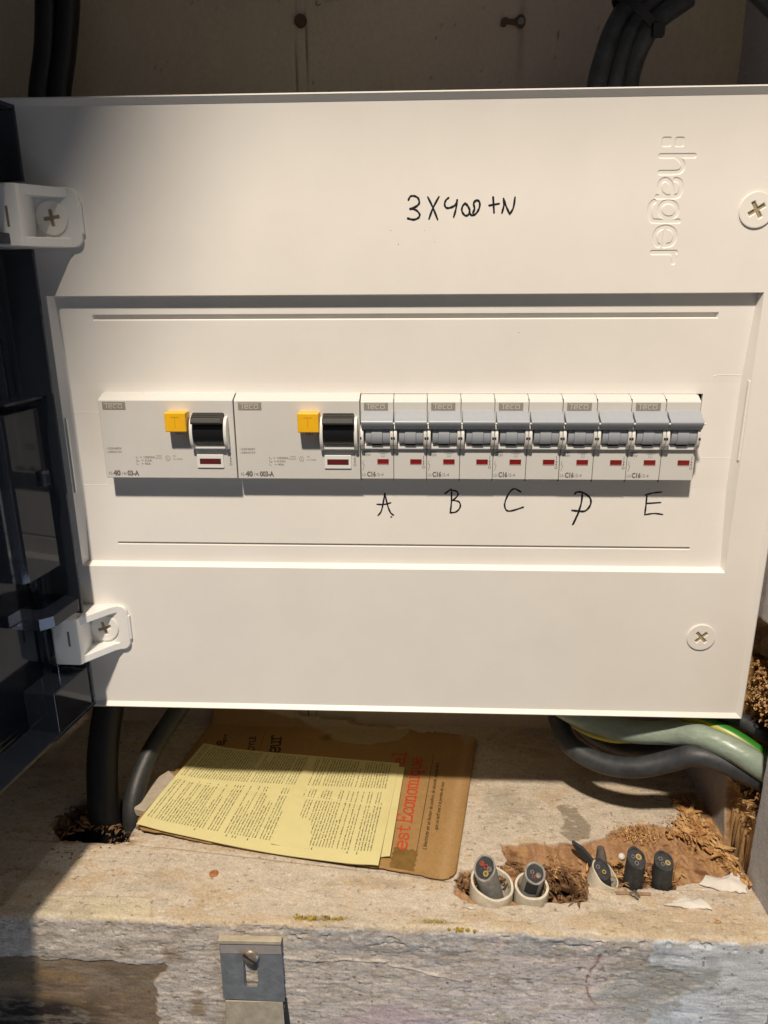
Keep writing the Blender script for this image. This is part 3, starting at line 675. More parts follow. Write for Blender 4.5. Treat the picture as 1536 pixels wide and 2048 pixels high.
def mk_bracket(zc, slotz, rot, r):
    parts = bracket(zc,-170.6,0,r)
    root = None
    for n,q,bv in parts:
        o = obj(n if root else 'hinge_bracket', L(q), M_bracket, root or board, bv, 30, 3)
        if root is None: root=o
    q=MB(); q.box(-181.2,-180.0,-22.35,-22.12,zc+slotz-4.6,zc+slotz+4.6)
    obj('slot', L(q), M_slotk, root)
    cross_screw('bracket_screw', -168.6, -2.4, zc, 8.2 if r>0 else 7.6, rot, root)
    m=MB(); m.box(-155.3,-153.6,-1.9,-.2,zc-7.5,zc+7.5); obj('side_tab', L(m), M_bracket, root, .3)
mk_bracket(27.0, -.7, .12, 1)
mk_bracket(-196.5, 2.4, .30, 1)

# handwriting in black felt pen
def pen(name, strokes, wd, y0, parent=board, wfun=None):
    m=MB(); lift=.03
    for s in strokes:
        P = sm2(s,5) if len(s)>2 else s
        W=[wd*(1+.16*math.sin(i*1.3+len(P))) for i in range(len(P))]
        m.ribbon(P, W, (lambda a,b_,h: (a, yat(b_)-h, b_)) if y0 else (lambda a,b_,h: (a, -h, b_)), lift); lift += .004
    return obj(name, L(m), M_marker, parent, smooth=False)
S1=[[(8.0,33.6),(8.9,35.2),(10.6,35.5),(12.6,34.6),(13.3,32.5),(12.0,30.9),(8.9,29.7)],[(8.9,29.7),(11.7,29.1),(13.5,27.2),(12.9,25.6),(10.6,24.8),(7.8,25.4)],[(17.4,34.9),(20.0,30.0),(22.3,24.7)],[(22.8,35.0),(20.0,30.0),(18.1,25.0)],
[(27.5,34.5),(26.2,33.4),(25.6,31.6),(26.5,30.0),(28.8,30.2),(31.0,31.5),(31.6,33.4)],[(31.6,33.6),(31.1,29.4),(30.1,25.8)],[(35.5,32.0),(34.2,30.4),(34.1,28.3),(35.7,26.4),(37.4,27.0),(37.8,28.8),(36.7,30.9),(35.5,32.0)],[(37.6,28.0),(38.8,26.4),(40.8,27.2),(42.3,29.6),(42.5,32.2),(41.1,33.3),(39.6,32.0),(40.1,29.6),(39.3,27.6)],[(48.9,34.5),(49.6,27.5)],[(47.2,30.8),(51.9,31.6)],[(53.4,27.3),(54.2,30.8),(53.9,33.9)],[(53.9,33.9),(55.4,30.2),(57.2,26.8)],[(57.2,26.8),(58.8,29.7),(59.4,34.4)]]
pen('handwritten_note', S1, .92, 0)
SA=[[(-8.4,-128.8),(-6.3,-125.5),(-4.5,-116.0)],[(-4.5,-116),(-3.0,-122.8),(-1.4,-126.9),(0.3,-128.4)],[(-8.9,-122.3),(-5.0,-122.3),(-1.2,-121.3)],[(-1.0,-129.5),(-0.75,-129.5)]]
SB=[[(28.8,-115.8),(31.9,-113.4)],[(32.3,-113.8),(32.3,-121.2),(31.8,-126.7)],[(32.3,-113.8),(35.4,-114.8),(35.6,-117.1),(32.9,-119.7)],[(32.9,-119.7),(36.5,-120.5),(37.2,-123.5),(35.0,-126.2),(31.8,-126.7)]]
SC=[[(70.2,-114.7),(66.3,-112.9),(63.3,-116.2),(61.6,-121.6),(62.7,-125.0),(65.6,-125.3),(71.8,-123.2)]]
SD=[[(99.4,-115.8),(100.7,-114.5),(104.2,-114.9),(108.0,-118.0),(108.3,-121.7),(105.7,-125.1),(101.5,-125.1),(98.6,-124.8)],[(103.6,-115.1),(103.3,-121.0),(101.6,-127.7)],[(102.6,-124.5),(101.3,-128.7),(99.4,-133.0)],[(102.2,-126.5),(100.6,-130),(99.9,-132.6)]]
SE=[[(146.3,-114.2),(141.3,-114.8),(137.6,-115.9)],[(138.4,-116.3),(138.4,-121.5),(138.2,-127.1)],[(138.2,-127.1),(143.2,-126.3),(147.8,-126.8)],[(138.4,-120.7),(146.1,-120.1)]]
for q in (SA,SB,SC,SD,SE):
    zm = sum(p[1] for s in q for p in s)/sum(len(s) for s in q)
    pen('handwritten_letter', q, .88 if q is not SD else 1.0, 5.34)
# a few specks of dirt on the face
for (x,z,y0,r) in ((-.6,19.9,0,.28),(3.2,13.5,0,.32),(21,14.2,0,.2),(65,-29.5,4.9,.3),(16,19.8,0,.2),(139,-112.5,5.7,.2)):
    m=MB(); m.lathe((x,y0,z),(0,-1,0),[(r*.7,0),(r*.7,.05),(0,.07)],8); obj('dirt_speck', L(m), M_rust, board)

# the smoked door, swung open past the right angle; frame: origin at the rim's free edge, x across the tray, -y outwards
door = bpy.data.objects.new('smoked_door', None); scn.collection.objects.link(door); door.parent = board
door.location = (Vector((-173.6,-14.5,0))-BO)*K; door.rotation_euler=(0,0,-math.radians(8.7)); door['label']='transparent smoked grey door of the board, open towards the viewer'
TR=20.0; DL=190.0; z0,z1=-239.6,74.8
def dp(name, m, bv=.5, mt=None): return obj(name, m, mt or M_smoke, door, bv, 30)
m=MB(); m.box(-TR-2,-TR,-DL,0,z0,z1); dp('door_panel', m, .4)
m=MB(); m.box(-TR+.02,0,-2,0,-181,12.0); dp('hinge_rim', m, .4)
m=MB(); m.box(-TR+.02,0,-2,0,z0+2,-212); dp('hinge_rim', m, .4)
m=MB(); m.box(-TR+.02,0,-2,0,42,z1-2); dp('hinge_rim', m, .4)
m=MB(); m.box(-TR+.02,0,-DL,0,z1-2,z1); dp('top_rim', m, .4)
m=MB(); m.box(-TR+.02,0,-DL,0,z0,z0+2); dp('bottom_rim', m, .4)
m=MB(); m.box(-TR+.02,-6,-4,-2.02,-62,-60); m.box(-TR+.02,-3,-34,-2.02,-60,-58.6); dp('rib', m, .3)
# raised middle box and its little catch
m=MB(); m.prism([(-19.9,-6),(-7,-6),(-4.5,-8.5),(-4.5,-34),(-7,-37),(-19.9,-37)],2,-150,-64); dp('lock_housing', m, .6)
m=MB(); m.box(-4.45,-2.2,-15,-9.5,-104,-96); dp('catch', m, .4)
m=MB(); m.prism([(-19.9,-4.2),(-2,-4.2),(3,-8),(3,-30),(-2,-36),(-19.9,-36)],2,-176,-169); dp('hinge_ear', m, .5)
m=MB(); m.box(-19.9,-1,-34,-2.1,-238,-214); dp('hinge_pocket', m, .8)
m=MB(); m.prism([(-19.9,-2.5),(-6,-2.5),(-6,-26),(-19.9,-26)],2,14,19); dp('hinge_ear', m, .5)
m=MB(); m.prism([(-19.9,-10),(-18.6,-10),(-16.5,-12),(-16.5,-14),(-18.6,-16),(-19.9,-16)],2,z0+6,z1-6); dp('stiffening_rib', m, .3)
# ================================================================== devices on the rail
def fy0(y0): return lambda a,b_,h: (a, y0-h, b_)
def arrow_marks(m, x, zt, y0):
    f=fy0(y0)
    m.ribbon([(x,zt),(x,zt-2.0)],.28,f); m.ribbon([(x,zt-2.6),(x,zt-4.4)],.28,f); m.ribbon([(x-.45,zt-3.2),(x,zt-2.5),(x+.45,zt-3.2)],.24,f)
    m.ribbon([(x-.45,zt-4.2),(x,zt-4.9),(x+.45,zt-4.2)],.24,f)
    m.ribbon([(x+.6*math.cos(a),zt-6.1+.65*math.sin(a)) for a in np.linspace(0,2*math.pi,13)],.24,f)
def brand(parent, x, z, y0, wd=12.4, h=4.1, name='brand_plate'):
    p=MB(); p.box(x,x+wd,y0-.08,y0+.3,z-h,z); po=obj(name,p,M_brand,parent)
    m=MB(); f=fy0(y0-.10); s=wd/12.4; t=.34*s
    X=lambda a: x+a*s; Z=lambda b_: z-h+b_*s
    def st(pts): m.ribbon([(X(a),Z(b_)) for a,b_ in pts], t, f, m_l[0]); m_l[0]+=.02
    m_l=[.02]
    st([(1.0,3.3),(10.9,3.3)]); st([(2.3,3.3),(2.3,.8)])
    st([(3.6,1.75),(5.2,1.75),(5.2,2.35),(4.9,2.6),(3.9,2.6),(3.6,2.3),(3.6,1.1),(3.9,.8),(5.2,.8)])
    st([(7.6,2.6),(6.4,2.6),(6.1,2.3),(6.1,1.1),(6.4,.8),(7.6,.8)])
    st([(8.8,2.6),(10.2,2.6),(10.5,2.3),(10.5,1.1),(10.2,.8),(8.8,.8),(8.5,1.1),(8.5,2.3),(8.8,2.6)])
    obj('brand_lettering', m, M_brandt, po, smooth=False)
# ---- residual current devices (frame: left bottom front corner at x=0)
def make_rcd(loc, wd, label, code, code2, sb, sg):
    t = thing('residual_current_device', label, 'circuit breaker', loc, 'residual current devices on the rail')
    # z is local with the bottom edge of the face at 0, face at y=0
    m=MB(); m.prism([(0,0),(0,42.4),(1.0,43.1),(6.5,45.3),(12,45.3),(12,45.3),(26,45.3),(26,-1.2),(6,-1.2),(2.2,0)],0,0,wd)
    obj('housing', m, M_dev, t, .45, 30, 3)
    brand(t, 2.3, 41.6, -.05)
    bx=wd-35.6+sb
    q=MB(); q.box(bx,bx+11.2,-7.2,1,26.8,37.0); bo=obj('test_button', q, M_yellow, t, .55, 30, 3)
    q=MB(); f=fy0(-7.2)
    q.ribbon([(bx+3.4,34.6),(bx+7.6,34.6)],.5,f,.02); q.ribbon([(bx+5.5,34.5),(bx+5.5,29.2)],.3,f,.03); obj('button_letter', q, M_yellowd, bo, smooth=False)
    q=MB(); put_text(q,'TEST',2.3,bx+2.6,24.2,fy0(-.03),0,.02)
    obj('test_marking', q, M_print, t, smooth=False)
    # toggle: black barrel and its flat grip on top, white cheeks, ledge
    x0,x1=wd-21.2+sg,wd-5.4+sg
    q=MB(); q.prism([(y,z) for y,z in [(7.2*-math.cos(a)+1.0,26.6+8.6*math.sin(a)) for a in np.linspace(-.98,1.5,18)]]+[(2,36),(2,19.4)],0,x0,x1); tg=obj('toggle', q, M_black, t, 0, 50)
    q=MB(); q.prism([(-4.6,31.4),(-8.2,31.0),(-8.7,32.0),(-7.6,34.4),(-2.6,36.4),(0,35.6)],0,x0-.2,x1+.2); obj('grip', q, M_blackm, tg, .35)
    q=MB()
    for k in range(3): q.box(x0+.2,x1-.2,-7.2+k*1.7-.25,-7.2+k*1.7+.05,34.2+k*.62,35.0+k*.62)
    obj('grip_rib', q, M_blackm, tg, .1)
    for xa in (x0-2.1, x1+.25):
        q=MB(); P=[(-5.6*math.cos(a)**.9-.2,25.2+8.9*math.sin(a)) for a in np.linspace(-1.45,1.45,16)]+[(2,34.0),(2,16.4)]
        q.prism(P,0,xa,xa+1.75); obj('cheek', q, M_devw, t, .3, 40)
    q=MB(); q.prism([(1,15.9),(0,16.1),(-2.7,17.0),(-2.8,17.4),(-2.3,19.4),(1,19.5)],0,x0-.1,x1+.1); obj('ledge', q, M_devw, t, .2)
    # status window in its frame
    wx=wd-21.6+sg; q=MB(); q.box(wx,wx+14.4,-.7,.5,6.0,13.4); wf=obj('status_frame', q, M_devw, t, .25)
    q=MB(); q.box(wx+1.5,wx+13.0,-.78,-.6,8.2,11.2); obj('frame_recess', q, M_seam, wf)
    q=MB(); q.box(wx+2.0,wx+12.2,-.84,-.7,8.5,10.6); obj('status_window', q, M_redd, wf)
    q=MB(); F=fy0(-.03)
    put_text(q,'~230/400V',1.75,1.6,15.8,F,0,.012,width=8.6); put_text(q,'~240/415V',1.75,1.6,13.9,F,0,.012,width=8.6)
    put_text(q,'I   = 10000A',1.75,17.4,11.0,F,0,.012,width=10.6); put_text(q,'I    = '+code2,1.75,17.4,9.2,F,0,.012,width=8.9); put_text(q,'I    = 40A',1.75,17.4,7.4,F,0,.012,width=8)
    put_text(q,'m',1.1,18.0,10.9,F,0,.012); put_text(q,'\u0394n',1.1,18.0,9.1,F,0,.012); put_text(q,'n',1.1,18.0,7.3,F,0,.012)
    q2=MB(); put_text(q2,'1000',1.2,28.2,12.0,F,0,.01,width=3.6); put_text(q2,'6000',1.2,28.2,10.7,F,0,.01,width=3.6)
    q2.ribbon([(35+1.25*math.cos(a),11.2+1.3*math.sin(a)) for a in np.linspace(0,2*math.pi,13)],.25,F,.01); put_text(q2,'K',1.4,34.5,10.7,F,0.02,.02)
    put_text(q2,'EN',1.35,37.8,11.9,F,0,.01); put_text(q2,'61008',1.35,37.8,10.2,F,0,.01,width=5)
    obj('fine_print', q2, M_printl, t, smooth=False)
    put_text(q,code[0],2.6,1.6,1.6,F,0,0,width=2.3); put_text(q,code[1],4.0,4.2,1.4,F,0,.055,width=3.9); put_text(q,code[2],2.6,8.6,1.6,F,0,0,width=3.2); put_text(q,code[3],3.9,12.0,1.4,F,0,.05,width=code[4])
    obj('printed_marking', q, M_print, t, smooth=False)
    q=MB(); arrow_marks(q, wd-2.9, 14.2, -.03); obj('switch_symbol', q, M_print, t, smooth=False)
    return t
make_rcd((-156.4,-3.2,-105.7), 72.2, 'wide residual current device with yellow test button, nearest the smoked door','circuit' and ('FS-','40','/4/','03-A',6.4), '0,3A', .9, .5)
make_rcd((-83.8,-2.3,-106.0), 66.6, 'wide residual current device with yellow test button, between its twin and the two-pole breakers', ('FS-','40','/4/','003-A',7.6), '0,03A', 3.6, 2.4)
# ---- two-pole circuit breakers
PW = 17.58
def make_mcb(loc, label):
    t = thing('circuit_breaker', label, 'circuit breaker', loc, 'two-pole circuit breakers on the rail')
    F=fy0(-.03)
    for p in (0,1):
        X=p*PW
        m=MB(); m.prism([(0,0),(0,41.6),(.9,42.3),(5.5,44.6),(26,44.6),(26,-1.2),(6,-1.2),(2.0,0)],0,X+.10,X+PW-.10)
        hs=obj('pole_housing', m, M_dev, t, .4, 30, 3)
        m=MB(); m.box(X-.12,X+.12,.35,20,-1,43); obj('pole_joint', m, M_seam, hs)
        # barrel in three steps
        def barrel(xa,xb,r,cy=3.0):
            q=MB(); P=[(cy-r*math.cos(a),24.2+r*math.sin(a)) for a in np.linspace(-.58,1.25,16)]+[(4,32.6),(4,19.6)]
            q.prism(P,0,xa,xb); return q
        tg=obj('toggle', barrel(X+2.9,X+5.9,7.0), M_grey, t, .15, 50)
        obj('barrel', barrel(X+5.95,X+11.7,7.5), M_grey, tg, .15, 50)
        obj('barrel', barrel(X+11.85,X+15.6,7.1), M_grey, tg, .15, 50)
        q=MB(); q.box(X+6.2,X+11.5,-2.6,1.5,19.1,19.7); obj('gap', q, M_seam, tg)
        q=MB(); q.prism([(-.6,36.9),(-4.4,34.2),(-7.0,33.0),(-7.5,32.2),(-7.3,31.2),(-5.0,28.2),(-2.0,27.4),(3,27.5),(3,36.9)],0,X+.75,X+PW-.1); obj('grip', q, M_grey, tg, .3, 35)
        for xa in (X+.12,X+15.7):
            q=MB(); P=[(-5.9*math.cos(a)**.9+.6,23.4+6.8*math.sin(a)) for a in np.linspace(-1.45,1.45,14)]+[(2,30.2),(2,16.6)]
            q.prism(P,0,xa,xa+1.75); ck=obj('cheek', q, M_devw if xa<X+5 else M_dev, t, .35, 40)
            if p==0 or True:
                q=MB(); q.box(xa+.5 if xa>X+5 else xa-.1,xa+1.5 if xa>X+5 else xa+.7,-5.42,-5.0,22.8,24.0); obj('rivet_hole', q, M_seam, ck)
        q=MB(); q.prism([(1,16.2),(0,16.3),(-1.6,16.9),(-1.7,17.2),(-1.3,19.3),(1,19.4)],0,X+1.9,X+15.7); obj('ledge', q, M_devw, t, .2)
        # pin between the grips
        q=MB(); q.tube([(X+PW-.5,-6.6,31.4),(X+PW+.7,-6.6,31.4)],.55,8); obj('tie_pin', q, M_devw, tg)
        wx=X+8.8; q=MB(); q.box(wx,wx+6.1,-.06,.3,8.3,11.0); w_=obj('status_window', q, M_red, t)
        q=MB(); q.prism([(.2,7.9),(-.06,7.9),(-.30,8.3),(.2,8.3)],0,wx-.1,wx+6.2); obj('window_sill', q, M_devw, w_)
        q=MB(); q.box(wx,wx+6.1,-.08,.2,10.7,11.0); obj('painted_window_shade', q, M_redd, w_)  # darker red strip painted in for shade at the window's top
    brand(t, 2.0, 41.2, -.05, 12.6, 4.0)
    q=MB(); put_text(q,'~400V',1.9,.6,14.3,F,0,.015,width=4.7); put_text(q,'~415V',1.9,.6,12.6,F,0,.015,width=4.7)
    q.ribbon([(1.2,10.2),(1.2,9.0),(.8,8.6)],.22,F); q.ribbon([(.9,8.3),(1.8,7.9),(1.0,4.8)],.22,F)
    put_text(q,'LS-',2.4,.5,1.6,F,0,0,width=2.4); put_text(q,'C16',3.7,3.2,1.4,F,0,.055,width=4.7); put_text(q,'/2-4',2.5,8.2,1.6,F,0,0,width=3.8)
    obj('printed_marking', q, M_print, t, smooth=False)
    q=MB(); arrow_marks(q, PW+15.9, 12.9, -.03); obj('switch_symbol', q, M_print, t, smooth=False)
    q=MB(); q.ribbon([(9.6,15.9),(14.2,15.9),(14.2,14.3),(9.6,14.3),(9.6,15.9)],.16,F,.01); put_text(q,'10000',1.3,10.1,14.6,F,0,0,width=3.6)
    q.ribbon([(11.0,14.0),(12.8,14.0),(12.8,12.4),(11.0,12.4),(11.0,14.0)],.16,F,.01); put_text(q,'3',1.2,11.55,12.7,F,0,.01)
    obj('fine_print', q, M_printl, t, smooth=False)
    return t
proto=None
for i,(nm) in enumerate(('A','B','C','D','E')):
    lab='two-pole circuit breaker with grey toggles above the handwritten letter '+nm
    loc=(-16.9+i*2*PW+.05, -2.0-.15*(i%2), -105.7-.1*(i==0))
    if proto is None: proto=make_mcb(loc, lab)
    else:
        o=proto.copy(); scn.collection.objects.link(o); o.location=Vector(loc)*K; o['label']=lab
        for ch in list(proto.children):
            c=ch.copy(); scn.collection.objects.link(c); c.parent=o
            for g in ch.children:
                d=g.copy(); scn.collection.objects.link(d); d.parent=c

# ================================================================== cables
def cable(name, label, paths, r, m, group=None, cat='cable', n=18):
    q=MB()
    for p in paths: q.tube(smooth_path(p,8), r, n)
    return tag(obj(name,q,m,None,0,60), label, cat, group)
cable('black_cable','thick black cable running down the back wall above the open door, the outer of two',[[(-193.3,85,170),(-196.3,85,148.3),(-200.7,85,123.7),(-208.3,85,96.2),(-212.4,85,60)]],6.6,M_cabk,'black cables at the back wall')
cable('black_cable','black cable pressed against its twin on the back wall, nearer the bolt head',[[(-181.5,85,170),(-184.3,85,148.0),(-189.7,85,123.5),(-197.0,85,96.0),(-202.2,85,60)]],6.3,M_cabk,'black cables at the back wall')
cable('grey_cable','grey cable of the tied bundle, the one nearest the keyhole hanger',[[(108.8,60,60),(107.1,60,91.9),(110.3,62,109.0),(115.1,65,122.8),(121.4,66,133.1),(134,66,146)]],5.2,M_cabg,'grey cables in the tied bundle')
cable('grey_cable','middle grey cable of the tied bundle behind the top of the board',[[(117.8,62,60),(116.7,62,93.0),(119.9,63,110.4),(124.5,64,121.8),(131.2,66,131.2),(148,68,145)]],5.0,M_cabg,'grey cables in the tied bundle')
cable('grey_cable','grey cable of the tied bundle, the one farthest from the keyhole hanger',[[(126,64,60),(124.9,64,91.6),(126.4,63,106.2),(131.1,61,118.2),(138.0,62,126.7),(152,64,136)]],5.2,M_cabg,'grey cables in the tied bundle')
q=MB(); C0=Vector((125.5,62.5,127.5)); ax=Vector((.62,0,.78)).normalized(); s1=Vector((.78,0,-.62)); s2=Vector((0,1,0))
def loop(off,ra,rb): return [C0+ax*off+s1*(math.cos(a)*ra)+s2*(math.sin(a)*rb) for a in np.linspace(0,2*math.pi,33)]
for off in (-1.6,1.6):
    pass
Lp=[loop(o,ra,rb) for o,ra,rb in ((-2.2,14.2,8.8),(-2.2,15.2,9.8),(2.2,15.2,9.8),(2.2,14.2,8.8))]
vs=[p for l_ in Lp for p in l_]; n_=33
q.add(vs,[(a*n_+k,a*n_+k+1,((a+1)%4)*n_+k+1,((a+1)%4)*n_+k) for a in range(4) for k in range(n_-1)])
hd=C0+s1*13-s2*7; q.box(hd.x-3,hd.x+3,hd.y-2,hd.y+2,hd.z-3.5,hd.z+2.5)
tag(obj('cable_tie',q,M_cabk,None,.2),'black cable tie strapped round the bundle of three grey cables','cable tie')
cable('grey_cable','grey cable crossing the far upper corner above the right wall joint',[[(170,60,150),(180.8,60,140.6),(188.4,58,133.9),(198,56,124.4),(208,54,112)]],5.6,M_cabg)
# lower left pair into the shelf
cable('black_cable','thick black cable dropping from the board into the splintered hole beside the smoked door',[[(-184,66,-215),(-188.5,44,-255),(-191.5,22,-295),(-189,7,-325),(-186,1,-345),(-185,-1,-375)]],9.8,M_cabk,'cables through the hole under the board')
cable('black_cable','black cable arching from under the board to the hole behind the booklet',[[(-112,84,-225),(-130,76,-262),(-150,60,-286),(-166,36,-308),(-171,14,-326),(-170,4,-345),(-169,2,-375)]],6.4,M_cabk2,'cables through the hole under the board')
# lower right: supply cables leaving through the gouge
cable('black_cable','lowest and thickest black cable looping under the board and out through the broken wall',[[(104,72,-235),(106.1,60.0,-269.0),(107.8,45.0,-280.7),(112.9,30.0,-290.4),(129.4,15.0,-293.3),(148.0,5.0,-289.2),(166.6,0.0,-280.4),(178.6,-5.0,-272.7),(194.3,-10.0,-274.0),(215.6,-17.0,-281.4),(232,-20,-288)]],6.4,M_cabg,'supply cables under the board')
cable('black_cable','black cable curving behind the lowest one under the board',[[(112,78,-240),(116.7,70.0,-274.7),(122.9,60.0,-289.0),(133.4,50.0,-296.8),(150.7,38.0,-297.3),(169.8,30.0,-291.4),(187.1,32.0,-286.6),(209.4,40.0,-280.3)]],6.6,M_cabk,'supply cables under the board')
cable('conduit','translucent grey green conduit sagging below the board and out through the broken wall',[[(82,60,-240),(95.9,40.0,-257.4),(116.3,30.0,-269.2),(142.9,20.0,-273.0),(168.5,10.0,-267.8),(182.2,0.0,-262.7),(197.9,-12.0,-264.0),(213.2,-19.0,-271.4),(232,-22,-283)]],7.1,M_conduit,None,'conduit',24)
cable('black_cable','short piece of black cable between the earth wire and the broken wall edge',[[(185,22,-246),(196.6,12,-253.4),(209.7,7.0,-257.0),(221.8,2.0,-262.7),(236.6,-8.0,-270.7)]],5.0,M_cabg,'supply cables under the board')
def earth(name,label,path,r,phase):
    P=smooth_path(path,10); q=MB(); n=20; q.tube(P,r,n); o=obj(name,q,M_earth,None,0,60); me=o.data
    a=me.color_attributes.new('Col','FLOAT_COLOR','POINT')
    for i in range(len(me.vertices)):
        k=i%n; 
        g = math.sin(2*math.pi*k/n*1.0+phase) > 0
        a.data[i].color = (0.03,0.20,0.025,1) if g else (0.46,0.40,0.015,1)
    return tag(o,label,'cable')
earth('earth_wire','green and yellow striped earth wire over the conduit at the corner of the board',[[158.1,30,-254.3],[180.1,16,-259.9],[192.2,6,-260.0],[204.6,-3,-263.1],[220.8,-13,-271.9],[236,-18,-281]],4.5,2.25)
earth('earth_wire','green and yellow earth wire end in the shade between conduit and black loops',[[100,58,-262],[109.9,50,-277.1],[123.6,42,-284.8],[141.1,36,-287.6],[160,30,-282.7]],4.6,2.36)

# ================================================================== cut cable ends and tubes in the shelf
def ring_tube(m, c, ax, r, wall, z0, z1, cut=(0,0), n=28):
    """open tube leaning along ax, its mouth cut at a slant"""
    ax=Vector(ax).normalized(); a1=Vector((1,0,0)); a1=(a1-ax*a1.dot(ax)).normalized(); a2=ax.cross(a1); c=Vector(c); vs=[]
    for (rr,top) in ((r,0),(r,1),(r-wall,1),(r-wall,0)):
        for k in range(n):
            a=2*math.pi*k/n; d=a1*math.cos(a)*rr+a2*math.sin(a)*rr
            h=z0 if not top else z1+cut[0]*math.cos(a)*rr/r+cut[1]*math.sin(a)*rr/r+.25*math.sin(a*5+r)
            vs.append(c+d+ax*h)
    m.add(vs,[(i*n+k,i*n+(k+1)%n,(i+1)*n+(k+1)%n,(i+1)*n+k) for i in range(3) for k in range(n)])
    return a1,a2,ax
def stub(name,label,c,ax,r,z1,cut,sheath,cores,wall=1.0,z0=-26,fillmat=None):
    t=thing(name,label,'cable end',(c[0],c[1],ZS),'cut cable ends in the shelf'); m=MB()
    a1,a2,axn=ring_tube(m,(0,0,0),ax,r,wall,z0,z1,cut); obj('sheath',m,sheath,t,0,40)
    f=MB(); n=28; vs=[axn*(z1-.6)]
    for k in range(n):
        a=2*math.pi*k/n; rr=r-wall+.05; vs.append(a1*math.cos(a)*rr+a2*math.sin(a)*rr+axn*(z1-.5+cut[0]*math.cos(a)*rr/r+cut[1]*math.sin(a)*rr/r))
    f.add(vs,[(0,1+k,1+(k+1)%n) for k in range(n)]); obj('filling',f,fillmat or M_rub,t)
    for (cx,cy,rc,mt) in cores:
        q=MB(); h=z1-.5+cut[0]*cx/r+cut[1]*cy/r; b_=a1*cx+a2*cy
        tlt=(axn-a1*cut[0]/r-a2*cut[1]/r).normalized()
        q.lathe(b_+axn*h,tlt,[(rc,-1.5),(rc,.35),(rc*.62,.35),(rc*.55,.0)],16); co_=obj('core',q,mt,t)
        q=MB(); q.lathe(b_+axn*h,tlt,[(rc*.5,-.5),(rc*.5,.1),(0,.12)],12); obj('copper_strand',q,M_seam if rc<1.4 else M_copper,co_)
    return t
# conduits standing in the holes
def conduit_ring(label,c,ax,r,z1,cut,wall=1.5,mt=None):
    m=MB(); ring_tube(m,(0,0,0),ax,r,wall,-28,z1,cut,36); m.v=[(x+c[0],y+c[1],z+ZS) for x,y,z in m.v]
    return tag(obj('conduit_sleeve',m,mt or M_ivory,None,.3,40),label,'conduit','conduit sleeves in the shelf')
conduit_ring('large ivory conduit sleeve round the grey cable end with red cores, nearest the booklet',(57.5,-46.5,0),(.06,.05,1),12.3,3.6,(-1.2,1.6))
conduit_ring('ivory conduit sleeve round the grey cable end with a black taped patch',(80,-46.8,0),(0,.0,1),9.6,2.6,(.2,.8))
conduit_ring('broken ivory conduit sleeve leaning open round a short black cable end',(122.5,-37.5,0),(.22,-.05,1),8.6,4.0,(-3.2,1.2),1.0)
stub('cable_end','grey sheathed cable end with two red cores standing in the large sleeve',(56.4,-45.5),(-.24,-.10,1),6.4,14.5,(1.4,3.2),M_sheath,[(-1.2,2.6,1.45,M_cred),(.9,.6,1.35,M_cred),(2.6,-1.2,1.4,M_cgrey),(.2,-2.6,1.6,M_cyel)])
stub('cable_end','grey sheathed cable end with a black taped patch standing in the smaller sleeve',(79.5,-46.0),(.15,-.12,1),5.8,12.0,(.6,2.2),M_sheath,[(-1.4,.8,1.1,M_cgrey),(1.8,-.9,1.5,M_cgrey),(-.8,-1.6,.9,M_cred)])
stub('cable_end','short black cable end cut at a slant inside the broken ivory sleeve',(121.6,-36.8),(-.12,.05,1),5.3,6.2,(-1.6,3.0),M_rub,[(-1.6,1.0,1.2,M_cgrey),(1.4,-1.0,1.2,M_cyel)])
stub('cable_end','tall black cable end with a brass ring core, first of the two standing upright',(139.2,-38),(.04,.02,1),5.3,15.6,(-.8,3.2),M_rub,[(1.4,.9,1.7,M_cgold),(-1.8,.6,1.1,M_cgrey),(-.3,-2.2,1.3,M_cgrey)])
stub('cable_end','tall black cable end with a pale side edge, next to the torn right hand wood',(155.6,-38),(-.02,.02,1),5.4,14.2,(-.4,2.4),M_rub,[(2.0,-.7,1.5,M_cgold),(-1.6,1.2,1.2,M_cgrey),(-1.0,-1.5,1.1,M_cgrey)])
# black tape patch
m=MB(); m.tube([Vector((79.5,-46,ZS+2)),Vector((80.6,-46.9,ZS+9.5))],6.15,24,False)
m.f=[f for f in m.f if (lambda k: (k%24) in (9,10,11,12,13,14,15))(f[0])]
tag(obj('tape_patch',m,M_seam,None),'ragged black tape patch on the grey cable end in the smaller sleeve','tape')
m=MB(); m.prism([(-2.4,-8),(2.0,-8.6),(2.6,3),(1.6,8),(.2,10.5),(-2.6,4)],0,-1.1,1.1)
R_=Matrix.Rotation(math.radians(58),4,'Z')@Matrix.Rotation(math.radians(-52),4,'X')
m.v=[tuple((R_@Vector(p))+Vector((114.5,-24,ZS+4.2))) for p in m.v]
tag(obj('rubber_offcut',m,M_rub,None,.3),'flat black rubber offcut leaning on the torn wood behind the broken sleeve','offcut')
m=MB(); m.tube([(124.5,-27,ZS-3),(124.0,-24.6,ZS+4),(123.6,-23,ZS+9)],[4.3,4.2,3.0],16,squash=.7)
tag(obj('dusty_cable_end',m,mat('dusty_rubber',(.12,.10,.09),.8,.3,300,.3,700),None),'dusty grey brown cable end lying behind the broken ivory sleeve','cable end')
m=MB(); m.lathe((133.0,-33.0,ZS+12.0),(-.4,-.5,1),[(1.7,-3),(1.9,.6),(1.2,1.5),(0,1.7)],10)
tag(obj('white_plug',m,M_flake,None),'small white plug beside the tall black cable end','plug')
m=MB(); P=[(0,-6),(2.5,-4.5),(4.2,0),(3.6,5),(1.6,8.2),(.4,6)]; m.prism(P,1,-.5,.6)
m.v=[(x+162.2,y-37.2,z+ZS+5) for x,y,z in m.v]
tag(obj('bark_chip',m,M_chip,None,.2),'upright pale wood chip against the second tall black cable end','wood chip')

